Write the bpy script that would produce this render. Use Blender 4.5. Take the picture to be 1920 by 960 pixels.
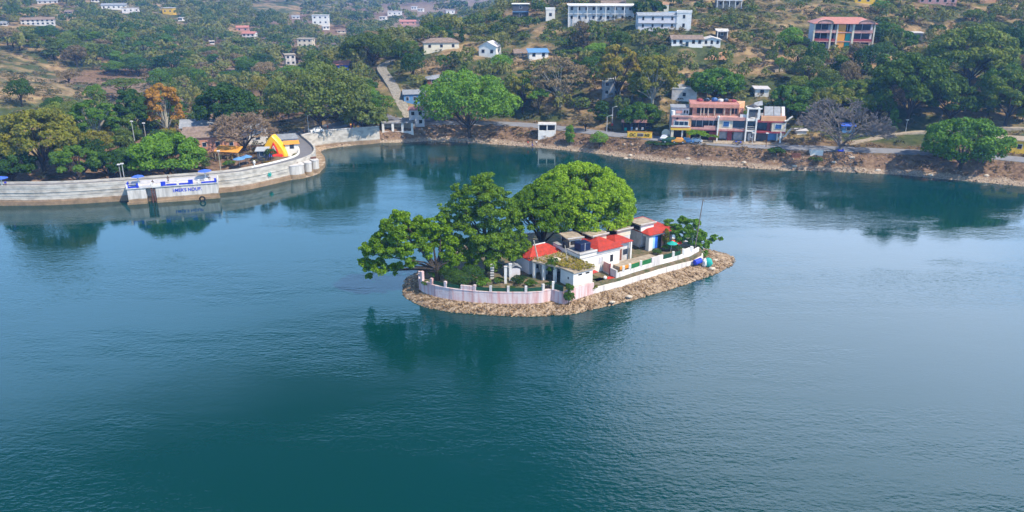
import bpy, math, random, time
import numpy as np
from mathutils import Vector, Matrix
from mathutils.bvhtree import BVHTree
T0 = time.time()
R = math.radians
for o in list(bpy.data.objects): bpy.data.objects.remove(o)
scn = bpy.context.scene
COL = scn.collection
# ------------------------------------------------------------------ camera
F, CH = 1500.0, 52.0                       # focal length in photo pixels, camera height above the lake
PITCH = math.atan(550 / 1500.0)
cam = bpy.data.cameras.new('camera'); camo = bpy.data.objects.new('camera', cam); COL.objects.link(camo)
cam.sensor_width = 36; cam.lens = 36 * F / 1920; cam.clip_start = 1; cam.clip_end = 9000
camo.location = (0, 0, CH); camo.rotation_euler = (R(90) - PITCH, 0, 0)
scn.camera = camo
# ------------------------------------------------------------------ world, sun, exposure
SUN_EL, SUN_AZ = R(50), R(124)             # azimuth clockwise from +Y (away from camera)
w = bpy.data.worlds.new('World'); scn.world = w; w.use_nodes = True
nt = w.node_tree; bg = nt.nodes['Background']; sky = nt.nodes.new('ShaderNodeTexSky')
sky.sky_type = 'NISHITA'; sky.sun_disc = False; sky.sun_elevation = SUN_EL; sky.sun_rotation = SUN_AZ
sky.air_density = .9; sky.dust_density = .7; sky.ozone_density = 3.0; sky.altitude = 1300
# thin high cloud all over, thickening to a bright bank ahead on the right (the lake mirrors it)
tc = nt.nodes.new('ShaderNodeTexCoord'); sxyz = nt.nodes.new('ShaderNodeSeparateXYZ'); nt.links.new(tc.outputs['Generated'], sxyz.inputs[0])
def wmath(op, a, b=None, c=None):
    x = nt.nodes.new('ShaderNodeMath'); x.operation = op
    for i, q in enumerate((a, b, c)):
        if q is None: continue
        if isinstance(q, (int, float)): x.inputs[i].default_value = q
        else: nt.links.new(q, x.inputs[i])
    return x.outputs[0]
dz = wmath('MAXIMUM', sxyz.outputs[2], .06); cmb = nt.nodes.new('ShaderNodeCombineXYZ')
nt.links.new(wmath('DIVIDE', sxyz.outputs[0], dz), cmb.inputs[0]); nt.links.new(wmath('DIVIDE', sxyz.outputs[1], dz), cmb.inputs[1])
cn = nt.nodes.new('ShaderNodeTexNoise'); cn.inputs['Scale'].default_value = .55; cn.inputs['Detail'].default_value = 6; cn.inputs['Roughness'].default_value = .55; nt.links.new(cmb.outputs[0], cn.inputs['Vector'])
dotn = nt.nodes.new('ShaderNodeVectorMath'); dotn.operation = 'DOT_PRODUCT'; nt.links.new(tc.outputs['Generated'], dotn.inputs[0]); ba, be = R(25), R(28)
dotn.inputs[1].default_value = (math.sin(ba) * math.cos(be), math.cos(ba) * math.cos(be), math.sin(be))
bank = nt.nodes.new('ShaderNodeMapRange'); bank.interpolation_type = 'SMOOTHSTEP'; nt.links.new(dotn.outputs['Value'], bank.inputs[0]); bank.inputs[1].default_value = .93; bank.inputs[2].default_value = .998; bank.inputs[3].default_value = 0; bank.inputs[4].default_value = .42
cl = nt.nodes.new('ShaderNodeMapRange'); cl.interpolation_type = 'SMOOTHSTEP'; low = nt.nodes.new('ShaderNodeMapRange'); low.interpolation_type = 'SMOOTHSTEP'; nt.links.new(sxyz.outputs[2], low.inputs[0]); low.inputs[1].default_value = .26; low.inputs[2].default_value = .72; low.inputs[3].default_value = .44; low.inputs[4].default_value = -.30
nt.links.new(wmath('ADD', wmath('ADD', cn.outputs[0], bank.outputs[0]), low.outputs[0]), cl.inputs[0]); cl.inputs[1].default_value = .46; cl.inputs[2].default_value = .86; cl.inputs[4].default_value = .85
cmx = nt.nodes.new('ShaderNodeMix'); cmx.data_type = 'RGBA'; nt.links.new(cl.outputs[0], cmx.inputs[0]); nt.links.new(sky.outputs[0], cmx.inputs[6]); cmx.inputs[7].default_value = (10, 15, 24, 1)
cm2 = nt.nodes.new('ShaderNodeMix'); cm2.data_type = 'RGBA'; b2n = nt.nodes.new('ShaderNodeMapRange'); b2n.interpolation_type = 'SMOOTHSTEP'; nt.links.new(bank.outputs[0], b2n.inputs[0]); b2n.inputs[2].default_value = .42
nt.links.new(b2n.outputs[0], cm2.inputs[0]); cm2.inputs[6].default_value = (8.5, 16.5, 28, 1); cm2.inputs[7].default_value = (27, 33, 44, 1); nt.links.new(cm2.outputs[2], cmx.inputs[7])
nt.links.new(cmx.outputs[2], bg.inputs[0]); bg.inputs[1].default_value = 0.09
sl = bpy.data.lights.new('sun', 'SUN'); sl.energy = 5.0; sl.angle = R(0.6); sl.color = (1, .92, .79)
so = bpy.data.objects.new('sun', sl); COL.objects.link(so)
sd = Vector((math.sin(SUN_AZ) * math.cos(SUN_EL), math.cos(SUN_AZ) * math.cos(SUN_EL), math.sin(SUN_EL)))
so.rotation_euler = sd.to_track_quat('Z', 'Y').to_euler()
scn.view_settings.view_transform = 'Standard'; scn.view_settings.look = 'None'
scn.view_settings.exposure = 0.52; scn.view_settings.gamma = 1
scn.cycles.max_bounces = 6; scn.cycles.volume_bounces = 0; scn.cycles.transparent_max_bounces = 8

# ------------------------------------------------------------------ helpers
def P(px, py, z=0.0):
    x = (px - 960) / F; v = (480 - py) / F
    d = (x, math.cos(PITCH) + v * math.sin(PITCH), -math.sin(PITCH) + v * math.cos(PITCH))
    t = (z - CH) / d[2]
    return Vector((d[0] * t, d[1] * t, z))
def D(px, py, Y):
    x = (px - 960) / F; v = (480 - py) / F
    d = (x, math.cos(PITCH) + v * math.sin(PITCH), -math.sin(PITCH) + v * math.cos(PITCH))
    t = Y / d[1]
    return Vector((d[0] * t, Y, CH + d[2] * t))
def ray(px, py):
    x = (px - 960) / F; v = (480 - py) / F
    return Vector((x, math.cos(PITCH) + v * math.sin(PITCH), -math.sin(PITCH) + v * math.cos(PITCH))).normalized()
def proj(p):
    q = (p[0], p[1], p[2] - CH)
    dep = q[1] * math.cos(PITCH) - q[2] * math.sin(PITCH)
    if dep < 1: return (-9999, -9999, 1)
    v = (q[1] * math.sin(PITCH) + q[2] * math.cos(PITCH)) / dep
    return (960 + F * q[0] / dep, 480 - F * v, F / dep)

def mat(name, col, rough=.8, noise=None, var=.25, col2=None, nscale=1.0, bump=0, spec=.3, metal=0):
    m = bpy.data.materials.new(name); m.use_nodes = True
    n = m.node_tree.nodes; l = m.node_tree.links; b = n['Principled BSDF']
    b.inputs['Roughness'].default_value = rough; b.inputs['Metallic'].default_value = metal
    b.inputs['Specular IOR Level'].default_value = spec
    c2 = col2 if col2 else tuple(c * (1 - var) for c in col)
    geo = n.new('ShaderNodeNewGeometry'); tx = n.new('ShaderNodeTexNoise')
    tx.inputs['Scale'].default_value = nscale; tx.inputs['Detail'].default_value = 8; tx.inputs['Roughness'].default_value = .65
    l.new(geo.outputs['Position'], tx.inputs['Vector'])
    rp = n.new('ShaderNodeValToRGB'); rp.color_ramp.elements[0].position = .38; rp.color_ramp.elements[1].position = .62
    rp.color_ramp.elements[0].color = (*c2, 1); rp.color_ramp.elements[1].color = (*col, 1)
    l.new(tx.outputs[0], rp.inputs[0]); l.new(rp.outputs[0], b.inputs['Base Color'])
    if bump:
        bp = n.new('ShaderNodeBump'); bp.inputs['Strength'].default_value = bump; bp.inputs['Distance'].default_value = .1
        t2 = n.new('ShaderNodeTexNoise'); t2.inputs['Scale'].default_value = nscale * 4; t2.inputs['Detail'].default_value = 6
        l.new(geo.outputs['Position'], t2.inputs['Vector']); l.new(t2.outputs[0], bp.inputs['Height']); l.new(bp.outputs[0], b.inputs['Normal'])
    return m

def leafmat(name, ca, cb, cc=None, trans=.3):
    """foliage: colour varies leaf by leaf and tree by tree"""
    m = bpy.data.materials.new(name); m.use_nodes = True
    n = m.node_tree.nodes; l = m.node_tree.links
    for x in list(n): n.remove(x)
    out = n.new('ShaderNodeOutputMaterial'); mix = n.new('ShaderNodeMixShader'); mix.inputs[0].default_value = trans
    d = n.new('ShaderNodeBsdfPrincipled'); t = n.new('ShaderNodeBsdfTranslucent')
    d.inputs['Roughness'].default_value = .55; d.inputs['Specular IOR Level'].default_value = .1
    at = n.new('ShaderNodeAttribute'); at.attribute_name = 'tone'
    oi = n.new('ShaderNodeObjectInfo'); ma = n.new('ShaderNodeMath'); ma.operation = 'MULTIPLY_ADD'
    ma.inputs[1].default_value = .45; l.new(oi.outputs['Random'], ma.inputs[0])
    mb = n.new('ShaderNodeMath'); mb.operation = 'MULTIPLY'; mb.inputs[1].default_value = .55
    l.new(at.outputs['Fac'], mb.inputs[0]); l.new(mb.outputs[0], ma.inputs[2])
    rp = n.new('ShaderNodeValToRGB'); e = rp.color_ramp.elements
    e[0].color = (*ca, 1); e[1].color = (*(cc or cb), 1); e[0].position = .1; e[1].position = .9
    k = e.new(.5); k.color = (*cb, 1) if cc else (*[(a + b) / 2 for a, b in zip(ca, cb)], 1)
    l.new(ma.outputs[0], rp.inputs[0])
    l.new(rp.outputs[0], d.inputs['Base Color']); l.new(rp.outputs[0], t.inputs['Color'])
    l.new(d.outputs[0], mix.inputs[1]); l.new(t.outputs[0], mix.inputs[2]); l.new(mix.outputs[0], out.inputs[0])
    return m

def stain(name, top, low, z0, z1, nscale=.6, streak=.5, third=None, bump=.3, msc=(1.3, 1.3, .12)):
    """painted or bare masonry with a tide mark: colour follows height above the water, broken up by noise, with grime streaks"""
    m = bpy.data.materials.new(name); m.use_nodes = True
    n = m.node_tree.nodes; l = m.node_tree.links; b = n['Principled BSDF']; b.inputs['Roughness'].default_value = .85
    b.inputs['Specular IOR Level'].default_value = .2
    g = n.new('ShaderNodeNewGeometry'); sx = n.new('ShaderNodeSeparateXYZ'); l.new(g.outputs['Position'], sx.inputs[0])
    tn = n.new('ShaderNodeTexNoise'); tn.inputs['Scale'].default_value = nscale; tn.inputs['Detail'].default_value = 8; tn.inputs['Roughness'].default_value = .7
    l.new(g.outputs['Position'], tn.inputs['Vector'])
    a = n.new('ShaderNodeMath'); a.operation = 'MULTIPLY_ADD'; l.new(tn.outputs[0], a.inputs[0]); a.inputs[1].default_value = .5; l.new(sx.outputs[2], a.inputs[2])
    mr = n.new('ShaderNodeMapRange'); mr.inputs[1].default_value = z0 + .25; mr.inputs[2].default_value = z1 + .25; l.new(a.outputs[0], mr.inputs[0])
    mp = n.new('ShaderNodeMapping'); mp.inputs['Scale'].default_value = msc; l.new(g.outputs['Position'], mp.inputs['Vector'])
    t2 = n.new('ShaderNodeTexNoise'); t2.inputs['Scale'].default_value = 1.4; t2.inputs['Detail'].default_value = 6; l.new(mp.outputs[0], t2.inputs['Vector'])
    r2 = n.new('ShaderNodeValToRGB'); r2.color_ramp.elements[0].position = .42; r2.color_ramp.elements[1].position = .66
    r2.color_ramp.elements[0].color = (*top, 1); r2.color_ramp.elements[1].color = (*[c * (1 - streak) for c in (third or top)], 1)
    l.new(t2.outputs[0], r2.inputs[0])
    r3 = n.new('ShaderNodeValToRGB'); r3.color_ramp.elements[0].position = .35; r3.color_ramp.elements[1].position = .65
    r3.color_ramp.elements[0].color = (*[c * .55 for c in low], 1); r3.color_ramp.elements[1].color = (*low, 1); l.new(tn.outputs[0], r3.inputs[0])
    mx = n.new('ShaderNodeMix'); mx.data_type = 'RGBA'; l.new(mr.outputs[0], mx.inputs[0]); l.new(r3.outputs[0], mx.inputs[6]); l.new(r2.outputs[0], mx.inputs[7])
    l.new(mx.outputs[2], b.inputs['Base Color'])
    bp = n.new('ShaderNodeBump'); bp.inputs['Strength'].default_value = bump; bp.inputs['Distance'].default_value = .15
    t3 = n.new('ShaderNodeTexNoise'); t3.inputs['Scale'].default_value = 3; t3.inputs['Detail'].default_value = 8; l.new(g.outputs['Position'], t3.inputs['Vector'])
    l.new(t3.outputs[0], bp.inputs['Height']); l.new(bp.outputs[0], b.inputs['Normal'])
    return m

M = {}
M['lime'] = leafmat('leaf_lime', (.05, .11, .005), (.18, .31, .012), (.33, .47, .03))
M['island_mid'] = leafmat('leaf_island_mid', (.05, .105, .010), (.135, .235, .018), (.23, .34, .035))
M['bright'] = leafmat('leaf_bright', (.045, .11, .010), (.12, .24, .02), (.20, .34, .035))
M['mid'] = leafmat('leaf_mid', (.032, .08, .010), (.08, .165, .018), (.14, .235, .03))
M['dark'] = leafmat('leaf_dark', (.014, .042, .008), (.036, .085, .014), (.065, .13, .022), .2)
M['olive'] = leafmat('leaf_olive', (.05, .08, .015), (.11, .155, .028), (.18, .21, .05))
M['yellow'] = leafmat('leaf_yellow', (.12, .15, .02), (.24, .22, .03), (.34, .24, .04))
M['autumn'] = leafmat('leaf_autumn', (.16, .12, .02), (.32, .19, .03), (.45, .22, .04))
M['brownleaf'] = leafmat('leaf_dry', (.10, .075, .035), (.19, .14, .07), (.27, .20, .10), .15)
M['mixed'] = leafmat('leaf_mixed', (.026, .065, .008), (.095, .155, .016), (.22, .24, .04), .25)
M['reed'] = leafmat('leaf_scrub', (.03, .05, .015), (.12, .11, .04), (.25, .17, .08), .15)
M['bark'] = mat('bark', (.055, .042, .03), .9, nscale=4, var=.4)
M['barkgrey'] = mat('bark_grey', (.20, .17, .15), .9, nscale=3, var=.3)
M['barkbrown'] = mat('bark_brown', (.26, .18, .11), .9, nscale=3, var=.3)
M['barkpale'] = mat('bark_pale', (.42, .38, .30), .9, nscale=4, var=.35)
M['white'] = mat('white_paint', (.74, .70, .64), .75, nscale=.7, var=.16, bump=.1)
M['offwhite'] = mat('aged_white_paint', (.62, .58, .55), .8, nscale=.9, var=.3, bump=.1)
M['lav'] = mat('bluish_white_paint', (.56, .53, .54), .8, nscale=.8, var=.15)
M['cream'] = mat('cream_paint', (.66, .58, .44), .8, nscale=.8, var=.2)
M['beige'] = mat('weathered_concrete', (.42, .34, .25), .9, nscale=1.3, var=.4, bump=.3)
M['grey'] = mat('grey_concrete', (.30, .29, .29), .9, nscale=.9, var=.3, bump=.2)
M['darkgrey'] = mat('dark_grey', (.08, .08, .09), .8, nscale=1)
M['dark'+'in'] = mat('dark_interior', (.018, .018, .022), .8, nscale=1)
M['glass'] = mat('window_glass', (.02, .035, .06), .12, nscale=.4, spec=.6)
M['blueglass'] = mat('blue_window', (.03, .10, .28), .2, nscale=.5, spec=.6)
M['redroof'] = mat('red_roof_paint', (.46, .042, .022), .75, nscale=1.6, col2=(.28, .035, .022), bump=.1)
M['redpaint'] = mat('red_paint', (.55, .05, .03), .6, nscale=2, var=.2)
M['pinkroof'] = mat('salmon_roof', (.46, .19, .15), .75, nscale=1, var=.2)
M['brownroof'] = mat('brown_tin_roof', (.26, .19, .15), .85, nscale=1.2, var=.4, bump=.2)
M['greyroof'] = mat('grey_tin_roof', (.30, .31, .33), .6, nscale=1.2, var=.3)
M['blueroof'] = mat('blue_tin_roof', (.12, .28, .52), .6, nscale=1, var=.2)
M['bluepaint'] = mat('blue_paint', (.02, .05, .50), .6, nscale=2, var=.15)
M['umbblue'] = mat('umbrella_blue', (.06, .14, .60), .8, nscale=2, var=.15)
M['terra'] = mat('terracotta_paint', (.58, .27, .18), .8, nscale=.8, var=.3)
M['pink'] = mat('pink_paint', (.60, .31, .26), .8, nscale=.8, var=.32)
M['peach'] = mat('peach_paint', (.74, .38, .20), .8, nscale=.8, var=.12)
M['maroon'] = mat('maroon_paint', (.30, .05, .06), .7, nscale=1)
M['yellowp'] = mat('yellow_paint', (.75, .46, .04), .7, nscale=1, var=.15)
M['orange'] = mat('orange_paint', (.75, .32, .05), .7, nscale=1, var=.15)
M['green'] = mat('green_paint', (.02, .16, .05), .6, nscale=2, var=.25)
M['darkgreen'] = mat('dark_green_panel', (.01, .07, .035), .7, nscale=2, var=.3)
M['teal'] = mat('teal_paint', (.02, .36, .30), .6, nscale=2, var=.15)
M['asphalt'] = mat('asphalt', (.17, .165, .175), .9, nscale=.8, var=.15, bump=.2)
M['paveroad'] = mat('shore_road', (.24, .24, .26), .9, nscale=.5, var=.25)
M['stonepath'] = mat('stone_path', (.30, .27, .22), .9, nscale=1.5, var=.5, bump=.4)
M['rub'] = mat('tyre_rubber', (.015, .015, .016), .7)
M['metal'] = mat('galvanised_metal', (.55, .55, .55), .45, metal=.3, nscale=2, var=.1)
M['rust'] = mat('rusty_metal', (.14, .06, .04), .8, nscale=3)
M['skin'] = mat('skin', (.25, .13, .08), .6)
M['infy'] = mat('inflatable_yellow', (.90, .48, .01), .4, nscale=1, var=.06, spec=.5)
M['infr'] = mat('inflatable_red', (.80, .02, .01), .4, nscale=1, var=.06, spec=.5)
M['brick'] = mat('brown_brick', (.26, .10, .06), .9, nscale=3, var=.4, bump=.4)
M['stone'] = leafmat('shore_stone', (.08, .05, .028), (.24, .155, .085), (.46, .34, .23), 0)
M['stonebank'] = leafmat('bank_stone', (.12, .08, .055), (.26, .17, .11), (.50, .40, .30), 0)
M['dam'] = stain('dam_wall', (.50, .46, .40), (.34, .23, .14), 1.1, 1.4, .5, .26, (.44, .40, .34), msc=(.45, .45, .8))
M['pierm'] = stain('pier_wall', (.58, .54, .49), (.36, .25, .15), 1.1, 1.3, .6, .35)
M['islwall_pink'] = stain('island_wall_pink', (.62, .51, .50), (.40, .30, .22), .75, 1.05, .8, .15, (.62, .34, .32))
M['islwall_white'] = stain('island_wall_white', (.76, .70, .66), (.42, .33, .25), .8, 1.2, .7, .38)
M['carpaint'] = mat('car_silver', (.55, .56, .58), .3, spec=.6, nscale=1, var=.05)

# ---- mesh builder -------------------------------------------------
def tag(o, label=None, cat=None, group=None, kind=None):
    if label: o['label'] = label
    if cat: o['category'] = cat
    if group: o['group'] = group
    if kind: o['kind'] = kind
    return o
def empty(name, loc=(0, 0, 0), rz=0, label=None, cat=None, group=None):
    o = bpy.data.objects.new(name, None); COL.objects.link(o); o.location = loc; o.rotation_euler = (0, 0, rz)
    o.empty_display_size = .3
    return tag(o, label, cat, group)
class MB:
    def __init__(s): s.v = []; s.f = []
    def add(s, vs, fs):
        k = len(s.v); s.v += [tuple(v) for v in vs]; s.f += [tuple(i + k for i in f) for f in fs]; return s
    def prism(s, pts, z0, z1):
        """pts counter-clockwise; z1 may be a list of heights"""
        n = len(pts); zt = z1 if isinstance(z1, (list, tuple)) else [z1] * n; zb = z0 if isinstance(z0, (list, tuple)) else [z0] * n
        a = sum(pts[i][0] * pts[(i + 1) % n][1] - pts[(i + 1) % n][0] * pts[i][1] for i in range(n))
        if a < 0: pts = pts[::-1]; zt = zt[::-1]; zb = zb[::-1]
        vs = [(p[0], p[1], z) for p, z in zip(pts, zb)] + [(p[0], p[1], z) for p, z in zip(pts, zt)]
        return s.add(vs, [tuple(range(n - 1, -1, -1)), tuple(range(n, 2 * n))] + [(i, (i + 1) % n, n + (i + 1) % n, n + i) for i in range(n)])
    def box(s, x0, x1, y0, y1, z0, z1): return s.prism([(x0, y0), (x1, y0), (x1, y1), (x0, y1)], z0, z1)
    def tube(s, a, b, r0, r1=None, n=6):
        a = Vector(a); b = Vector(b); r1 = r0 if r1 is None else r1
        d = (b - a); 
        if d.length < 1e-5: return s
        q = d.to_track_quat('Z', 'Y'); vs = []
        for p, r in ((a, r0), (b, r1)):
            for i in range(n):
                t = 2 * math.pi * i / n; vs.append(p + q @ Vector((math.cos(t) * r, math.sin(t) * r, 0)))
        return s.add(vs, [(i, (i + 1) % n, n + (i + 1) % n, n + i) for i in range(n)] + [tuple(range(n - 1, -1, -1)), tuple(range(n, 2 * n))])
    def cone(s, c, r, h, n=10, zb=0):
        vs = [(c[0] + r * math.cos(2 * math.pi * i / n), c[1] + r * math.sin(2 * math.pi * i / n), c[2]) for i in range(n)] + [(c[0], c[1], c[2] + h), (c[0], c[1], c[2] + zb)]
        return s.add(vs, [(i, (i + 1) % n, n) for i in range(n)] + [((i + 1) % n, i, n + 1) for i in range(n)])
    def ball(s, c, rx, ry=None, rz=None, n=8, m=5):
        ry = ry or rx; rz = rz or rx; vs = [(c[0], c[1], c[2] - rz)]
        for j in range(1, m):
            t = math.pi * j / m
            for i in range(n):
                a = 2 * math.pi * i / n; vs.append((c[0] + rx * math.sin(t) * math.cos(a), c[1] + ry * math.sin(t) * math.sin(a), c[2] - rz * math.cos(t)))
        vs.append((c[0], c[1], c[2] + rz)); fs = [((i + 1) % n + 1, i + 1, 0) for i in range(n)]
        for j in range(m - 2): fs += [(1 + j * n + i, 1 + j * n + (i + 1) % n, 1 + (j + 1) * n + (i + 1) % n, 1 + (j + 1) * n + i) for i in range(n)]
        k = 1 + (m - 2) * n; fs += [(k + i, k + (i + 1) % n, len(vs) - 1) for i in range(n)]
        return s.add(vs, fs)
    def mesh(s, name, m):
        me = bpy.data.meshes.new(name); me.from_pydata(s.v, [], s.f); me.materials.append(m); me.validate(); return me
    def build(s, name, m, parent=None, bevel=0, smooth=False):
        me = s.mesh(name, m)
        if smooth: me.polygons.foreach_set('use_smooth', [True] * len(me.polygons))
        o = bpy.data.objects.new(name, me); COL.objects.link(o); o.parent = parent
        if bevel:
            b = o.modifiers.new('bevel', 'BEVEL'); b.width = bevel; b.segments = 1; b.limit_method = 'ANGLE'
        return o
def gable(w0, w1, d0, d1, z, h, axis='x', th=.15):
    """two sloping slabs over a rectangle; ridge along axis"""
    mb = MB()
    if axis == 'x':
        m = (d0 + d1) / 2
        for a, c in ((d0, m), (d1, m)):
            mb.add([(w0, a, z), (w1, a, z), (w1, c, z + h), (w0, c, z + h), (w0, a, z + th), (w1, a, z + th), (w1, c, z + h + th), (w0, c, z + h + th)],
                   [(0, 1, 2, 3), (4, 7, 6, 5), (0, 4, 5, 1), (3, 2, 6, 7), (0, 3, 7, 4), (1, 5, 6, 2)])
    else:
        m = (w0 + w1) / 2
        for a, c in ((w0, m), (w1, m)):
            mb.add([(a, d0, z), (a, d1, z), (c, d1, z + h), (c, d0, z + h), (a, d0, z + th), (a, d1, z + th), (c, d1, z + h + th), (c, d0, z + h + th)],
                   [(0, 1, 2, 3), (4, 7, 6, 5), (0, 4, 5, 1), (3, 2, 6, 7), (0, 3, 7, 4), (1, 5, 6, 2)])
    return mb
def hip(w0, w1, d0, d1, z, h, inset=None):
    m = (d0 + d1) / 2; k = inset if inset is not None else min((d1 - d0) / 2, (w1 - w0) / 2 - .2)
    b = [(w0, d0), (w1, d0), (w1, d1), (w0, d1)]
    vs = [(x, y, z) for x, y in b] + [(x, y, z + .12) for x, y in b] + [(w0 + k, m, z + h), (w1 - k, m, z + h)]
    return MB().add(vs, [(3, 2, 1, 0), (0, 1, 5, 4), (1, 2, 6, 5), (2, 3, 7, 6), (3, 0, 4, 7), (4, 5, 9, 8), (5, 6, 9), (6, 7, 8, 9), (7, 4, 8)])

# ------------------------------------------------------------------ terrain
SHORE = [P(*q)[:2] for q in [(545, 337), (575, 333), (600, 325), (610, 305), (606, 293), (598, 285), (610, 280), (642, 274), (710, 267.5), (785, 265.5), (840, 266), (900, 269), (960, 273.5), (1010, 277), (1060, 282), (1110, 287), (1172, 296), (1210, 301),
        (1260, 306), (1310, 310), (1360, 312), (1440, 318), (1565, 322), (1690, 328), (1750, 334), (1815, 340), (1920, 350)]]
SHORE += [(150, 176), (200, 135), (250, 60), (262, -40), (235, -170), (150, -300), (0, -370), (-150, -310), (-250, -140), (-240, 40), (-200, 140), (-160, 168)]
DAMLINE = [(-160, 173), (-117, 175.5), (-104, 175.7), (-88, 180), (-67, 187), (-62.8, 190.8), (-56.5, 198.5)]
LAKE = SHORE + DAMLINE[1:-1]
ctl = []
def cp(px, py, Y): v = D(px, py, Y); ctl.append(tuple(v))
def cz(x, y, z): ctl.append((x, y, z))
for a in [(757, 222, 252), (742, 180, 266), (722, 145, 286), (715, 120, 305), (650, 118, 312), (660, 200, 262), (600, 150, 300), (600, 230, 250),
          (850, 200, 258), (850, 130, 285), (850, 52, 350), (780, 100, 310), (740, 85, 325), (960, 225, 252), (960, 165, 270), (960, 100, 305), (960, 45, 350), (960, 12, 385),
          (1120, 215, 251), (1120, 175, 264), (1120, 110, 290), (1120, 42, 320), (1120, 0, 350), (1245, 180, 256), (1245, 110, 282), (1245, 57, 300), (1245, 0, 345),
          (1340, 190, 254), (1340, 110, 280), (1340, 60, 300), (1360, 0, 340), (1450, 100, 280), (1450, 200, 246), (1575, 200, 244), (1575, 150, 262), (1575, 94, 288), (1575, 0, 345),
          (1700, 245, 230), (1750, 150, 262), (1750, 60, 310), (1750, 0, 345), (1920, 242, 224), (1900, 170, 250), (1900, 100, 290), (1900, 0, 350),
          (0, 165, 262), (0, 250, 228), (60, 210, 242), (0, 320, 196), (60, 300, 205), (110, 260, 215), (-120, 120, 270),
          (100, 152, 330), (200, 190, 300), (0, 140, 340), (250, 160, 370), (330, 150, 400), (430, 150, 400),
          (100, 100, 400), (100, 50, 520), (100, 0, 700), (-150, 60, 450), (250, 100, 450), (250, 50, 570), (250, 0, 760), (400, 100, 490), (400, 50, 630), (400, 0, 850),
          (600, 100, 540), (600, 47, 680), (600, 0, 1000), (750, 62, 760), (750, 30, 1050), (750, 0, 1450), (900, 22, 1250), (900, 0, 1600), (500, 130, 450)]: cp(*a)
for a in [(-60, 205, 4), (-75, 200, 2.5), (-95, 200, 2.5), (-110, 195, 3), (-70, 225, 3.5), (-95, 230, 2), (-120, 215, 5), (-66, 240, 5), (-58, 245, 5), (-45, 245, 5), (-36, 250, 4.8), (-80, 255, 3), (-90, 290, 0), (-70, 290, 2),
          (-45, 400, 6), (-20, 420, 14), (0, 460, 24), (-90, 370, 2), (-60, 520, 0), (0, 600, 12), (60, 620, 40), (100, 500, 62), (200, 500, 68), (330, 500, 72), (330, 350, 52), (350, 200, 40), (300, 100, 20),
          (200, 800, 60), (400, 900, 75), (200, 1400, 55), (0, 2000, 45), (-600, 2000, 60), (-1200, 2000, 85), (800, 2000, 80), (0, 2700, 95), (-1000, 2700, 100), (1000, 2700, 100), (-700, 900, 62), (-600, 500, 40), (-400, 250, 28), (-300, 150, 22),
          (-1500, 500, 80), (-1500, 1500, 95), (1500, 500, 90), (1500, 1500, 95), (-1500, -700, 80), (1500, -700, 80), (0, -700, 60), (450, -100, 50), (-450, -100, 50), (0, -480, 20), (340, -250, 20), (-340, -250, 20),
          (-52, 233, 2.6), (-45, 239, 3.0), (-38, 243.5, 2.2), (-24, 249, 2.0), (0, 246, 2.2), (-190, 190, 10)]: cz(*a)
ROAD = [P(*q, 4) for q in [(780, 230), (880, 231), (960, 232), (1040, 239), (1095, 246), (1200, 257), (1320, 267), (1440, 275), (1565, 279), (1690, 284), (1800, 290), (1920, 299), (2100, 318), (2400, 350)]]
for q in ROAD: cz(q.x, q.y, 4.0); cz(q.x, q.y + 6, 4.2)
n = len(SHORE)
for i in range(len(LAKE)):
    a = Vector(LAKE[i]); b = Vector(LAKE[(i + 1) % len(LAKE)])
    L = (b - a).length; k = max(1, int(L / 9)) if i < 28 else max(1, int(L / 30))
    for j in range(k):
        q = a.lerp(b, j / k); t = (b - a).normalized(); nn = Vector((t.y, -t.x))
        if i < 28 or i > 37: cz(q.x, q.y, .0)
        else: cz(q.x, q.y, .0)
        cz(q.x - nn.x * 5, q.y - nn.y * 5, -2.0) if False else None
cc = np.array(ctl)
_, ui = np.unique(np.round(cc[:, :2]), axis=0, return_index=True); cc = cc[ui]
XY = cc[:, :2]; A = np.sqrt(((XY[:, None] - XY[None]) ** 2).sum(-1) + 9.0)
Nn = len(cc); big = np.zeros((Nn + 1, Nn + 1)); big[:Nn, :Nn] = A + np.eye(Nn) * -.5; big[:Nn, Nn] = 1; big[Nn, :Nn] = 1
wts = np.linalg.solve(big, np.append(cc[:, 2], 0))
def inlake(X, Y):
    ins = np.zeros(X.shape, bool); dmin = np.full(X.shape, 1e9); m = len(LAKE)
    for i in range(m):
        x0, y0 = LAKE[i]; x1, y1 = LAKE[(i + 1) % m]
        c = ((y0 > Y) != (y1 > Y)) & (X < (x1 - x0) * (Y - y0) / ((y1 - y0) or 1e-9) + x0); ins ^= c
        dx, dy = x1 - x0, y1 - y0; t = np.clip(((X - x0) * dx + (Y - y0) * dy) / (dx * dx + dy * dy), 0, 1)
        dmin = np.minimum(dmin, np.hypot(X - x0 - t * dx, Y - y0 - t * dy))
    return ins, dmin
def segdist(X, Y, line):
    d = np.full(X.shape, 1e9)
    for i in range(len(line) - 1):
        x0, y0 = line[i][:2]; x1, y1 = line[i + 1][:2]; dx, dy = x1 - x0, y1 - y0
        t = np.clip(((X - x0) * dx + (Y - y0) * dy) / (dx * dx + dy * dy), 0, 1); d = np.minimum(d, np.hypot(X - x0 - t * dx, Y - y0 - t * dy))
    return d
rs = np.random.RandomState(5)
def vnoise(X, Y, sc, seed):
    r = np.random.RandomState(seed).rand(256, 256); x = X / sc + 1000; y = Y / sc + 1000
    xi = np.floor(x).astype(int); yi = np.floor(y).astype(int); fx = x - xi; fy = y - yi; fx = fx * fx * (3 - 2 * fx); fy = fy * fy * (3 - 2 * fy)
    g = lambda a, b: r[a % 256, b % 256]
    return (g(xi, yi) * (1 - fx) + g(xi + 1, yi) * fx) * (1 - fy) + (g(xi, yi + 1) * (1 - fx) + g(xi + 1, yi + 1) * fx) * fy - .5
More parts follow.
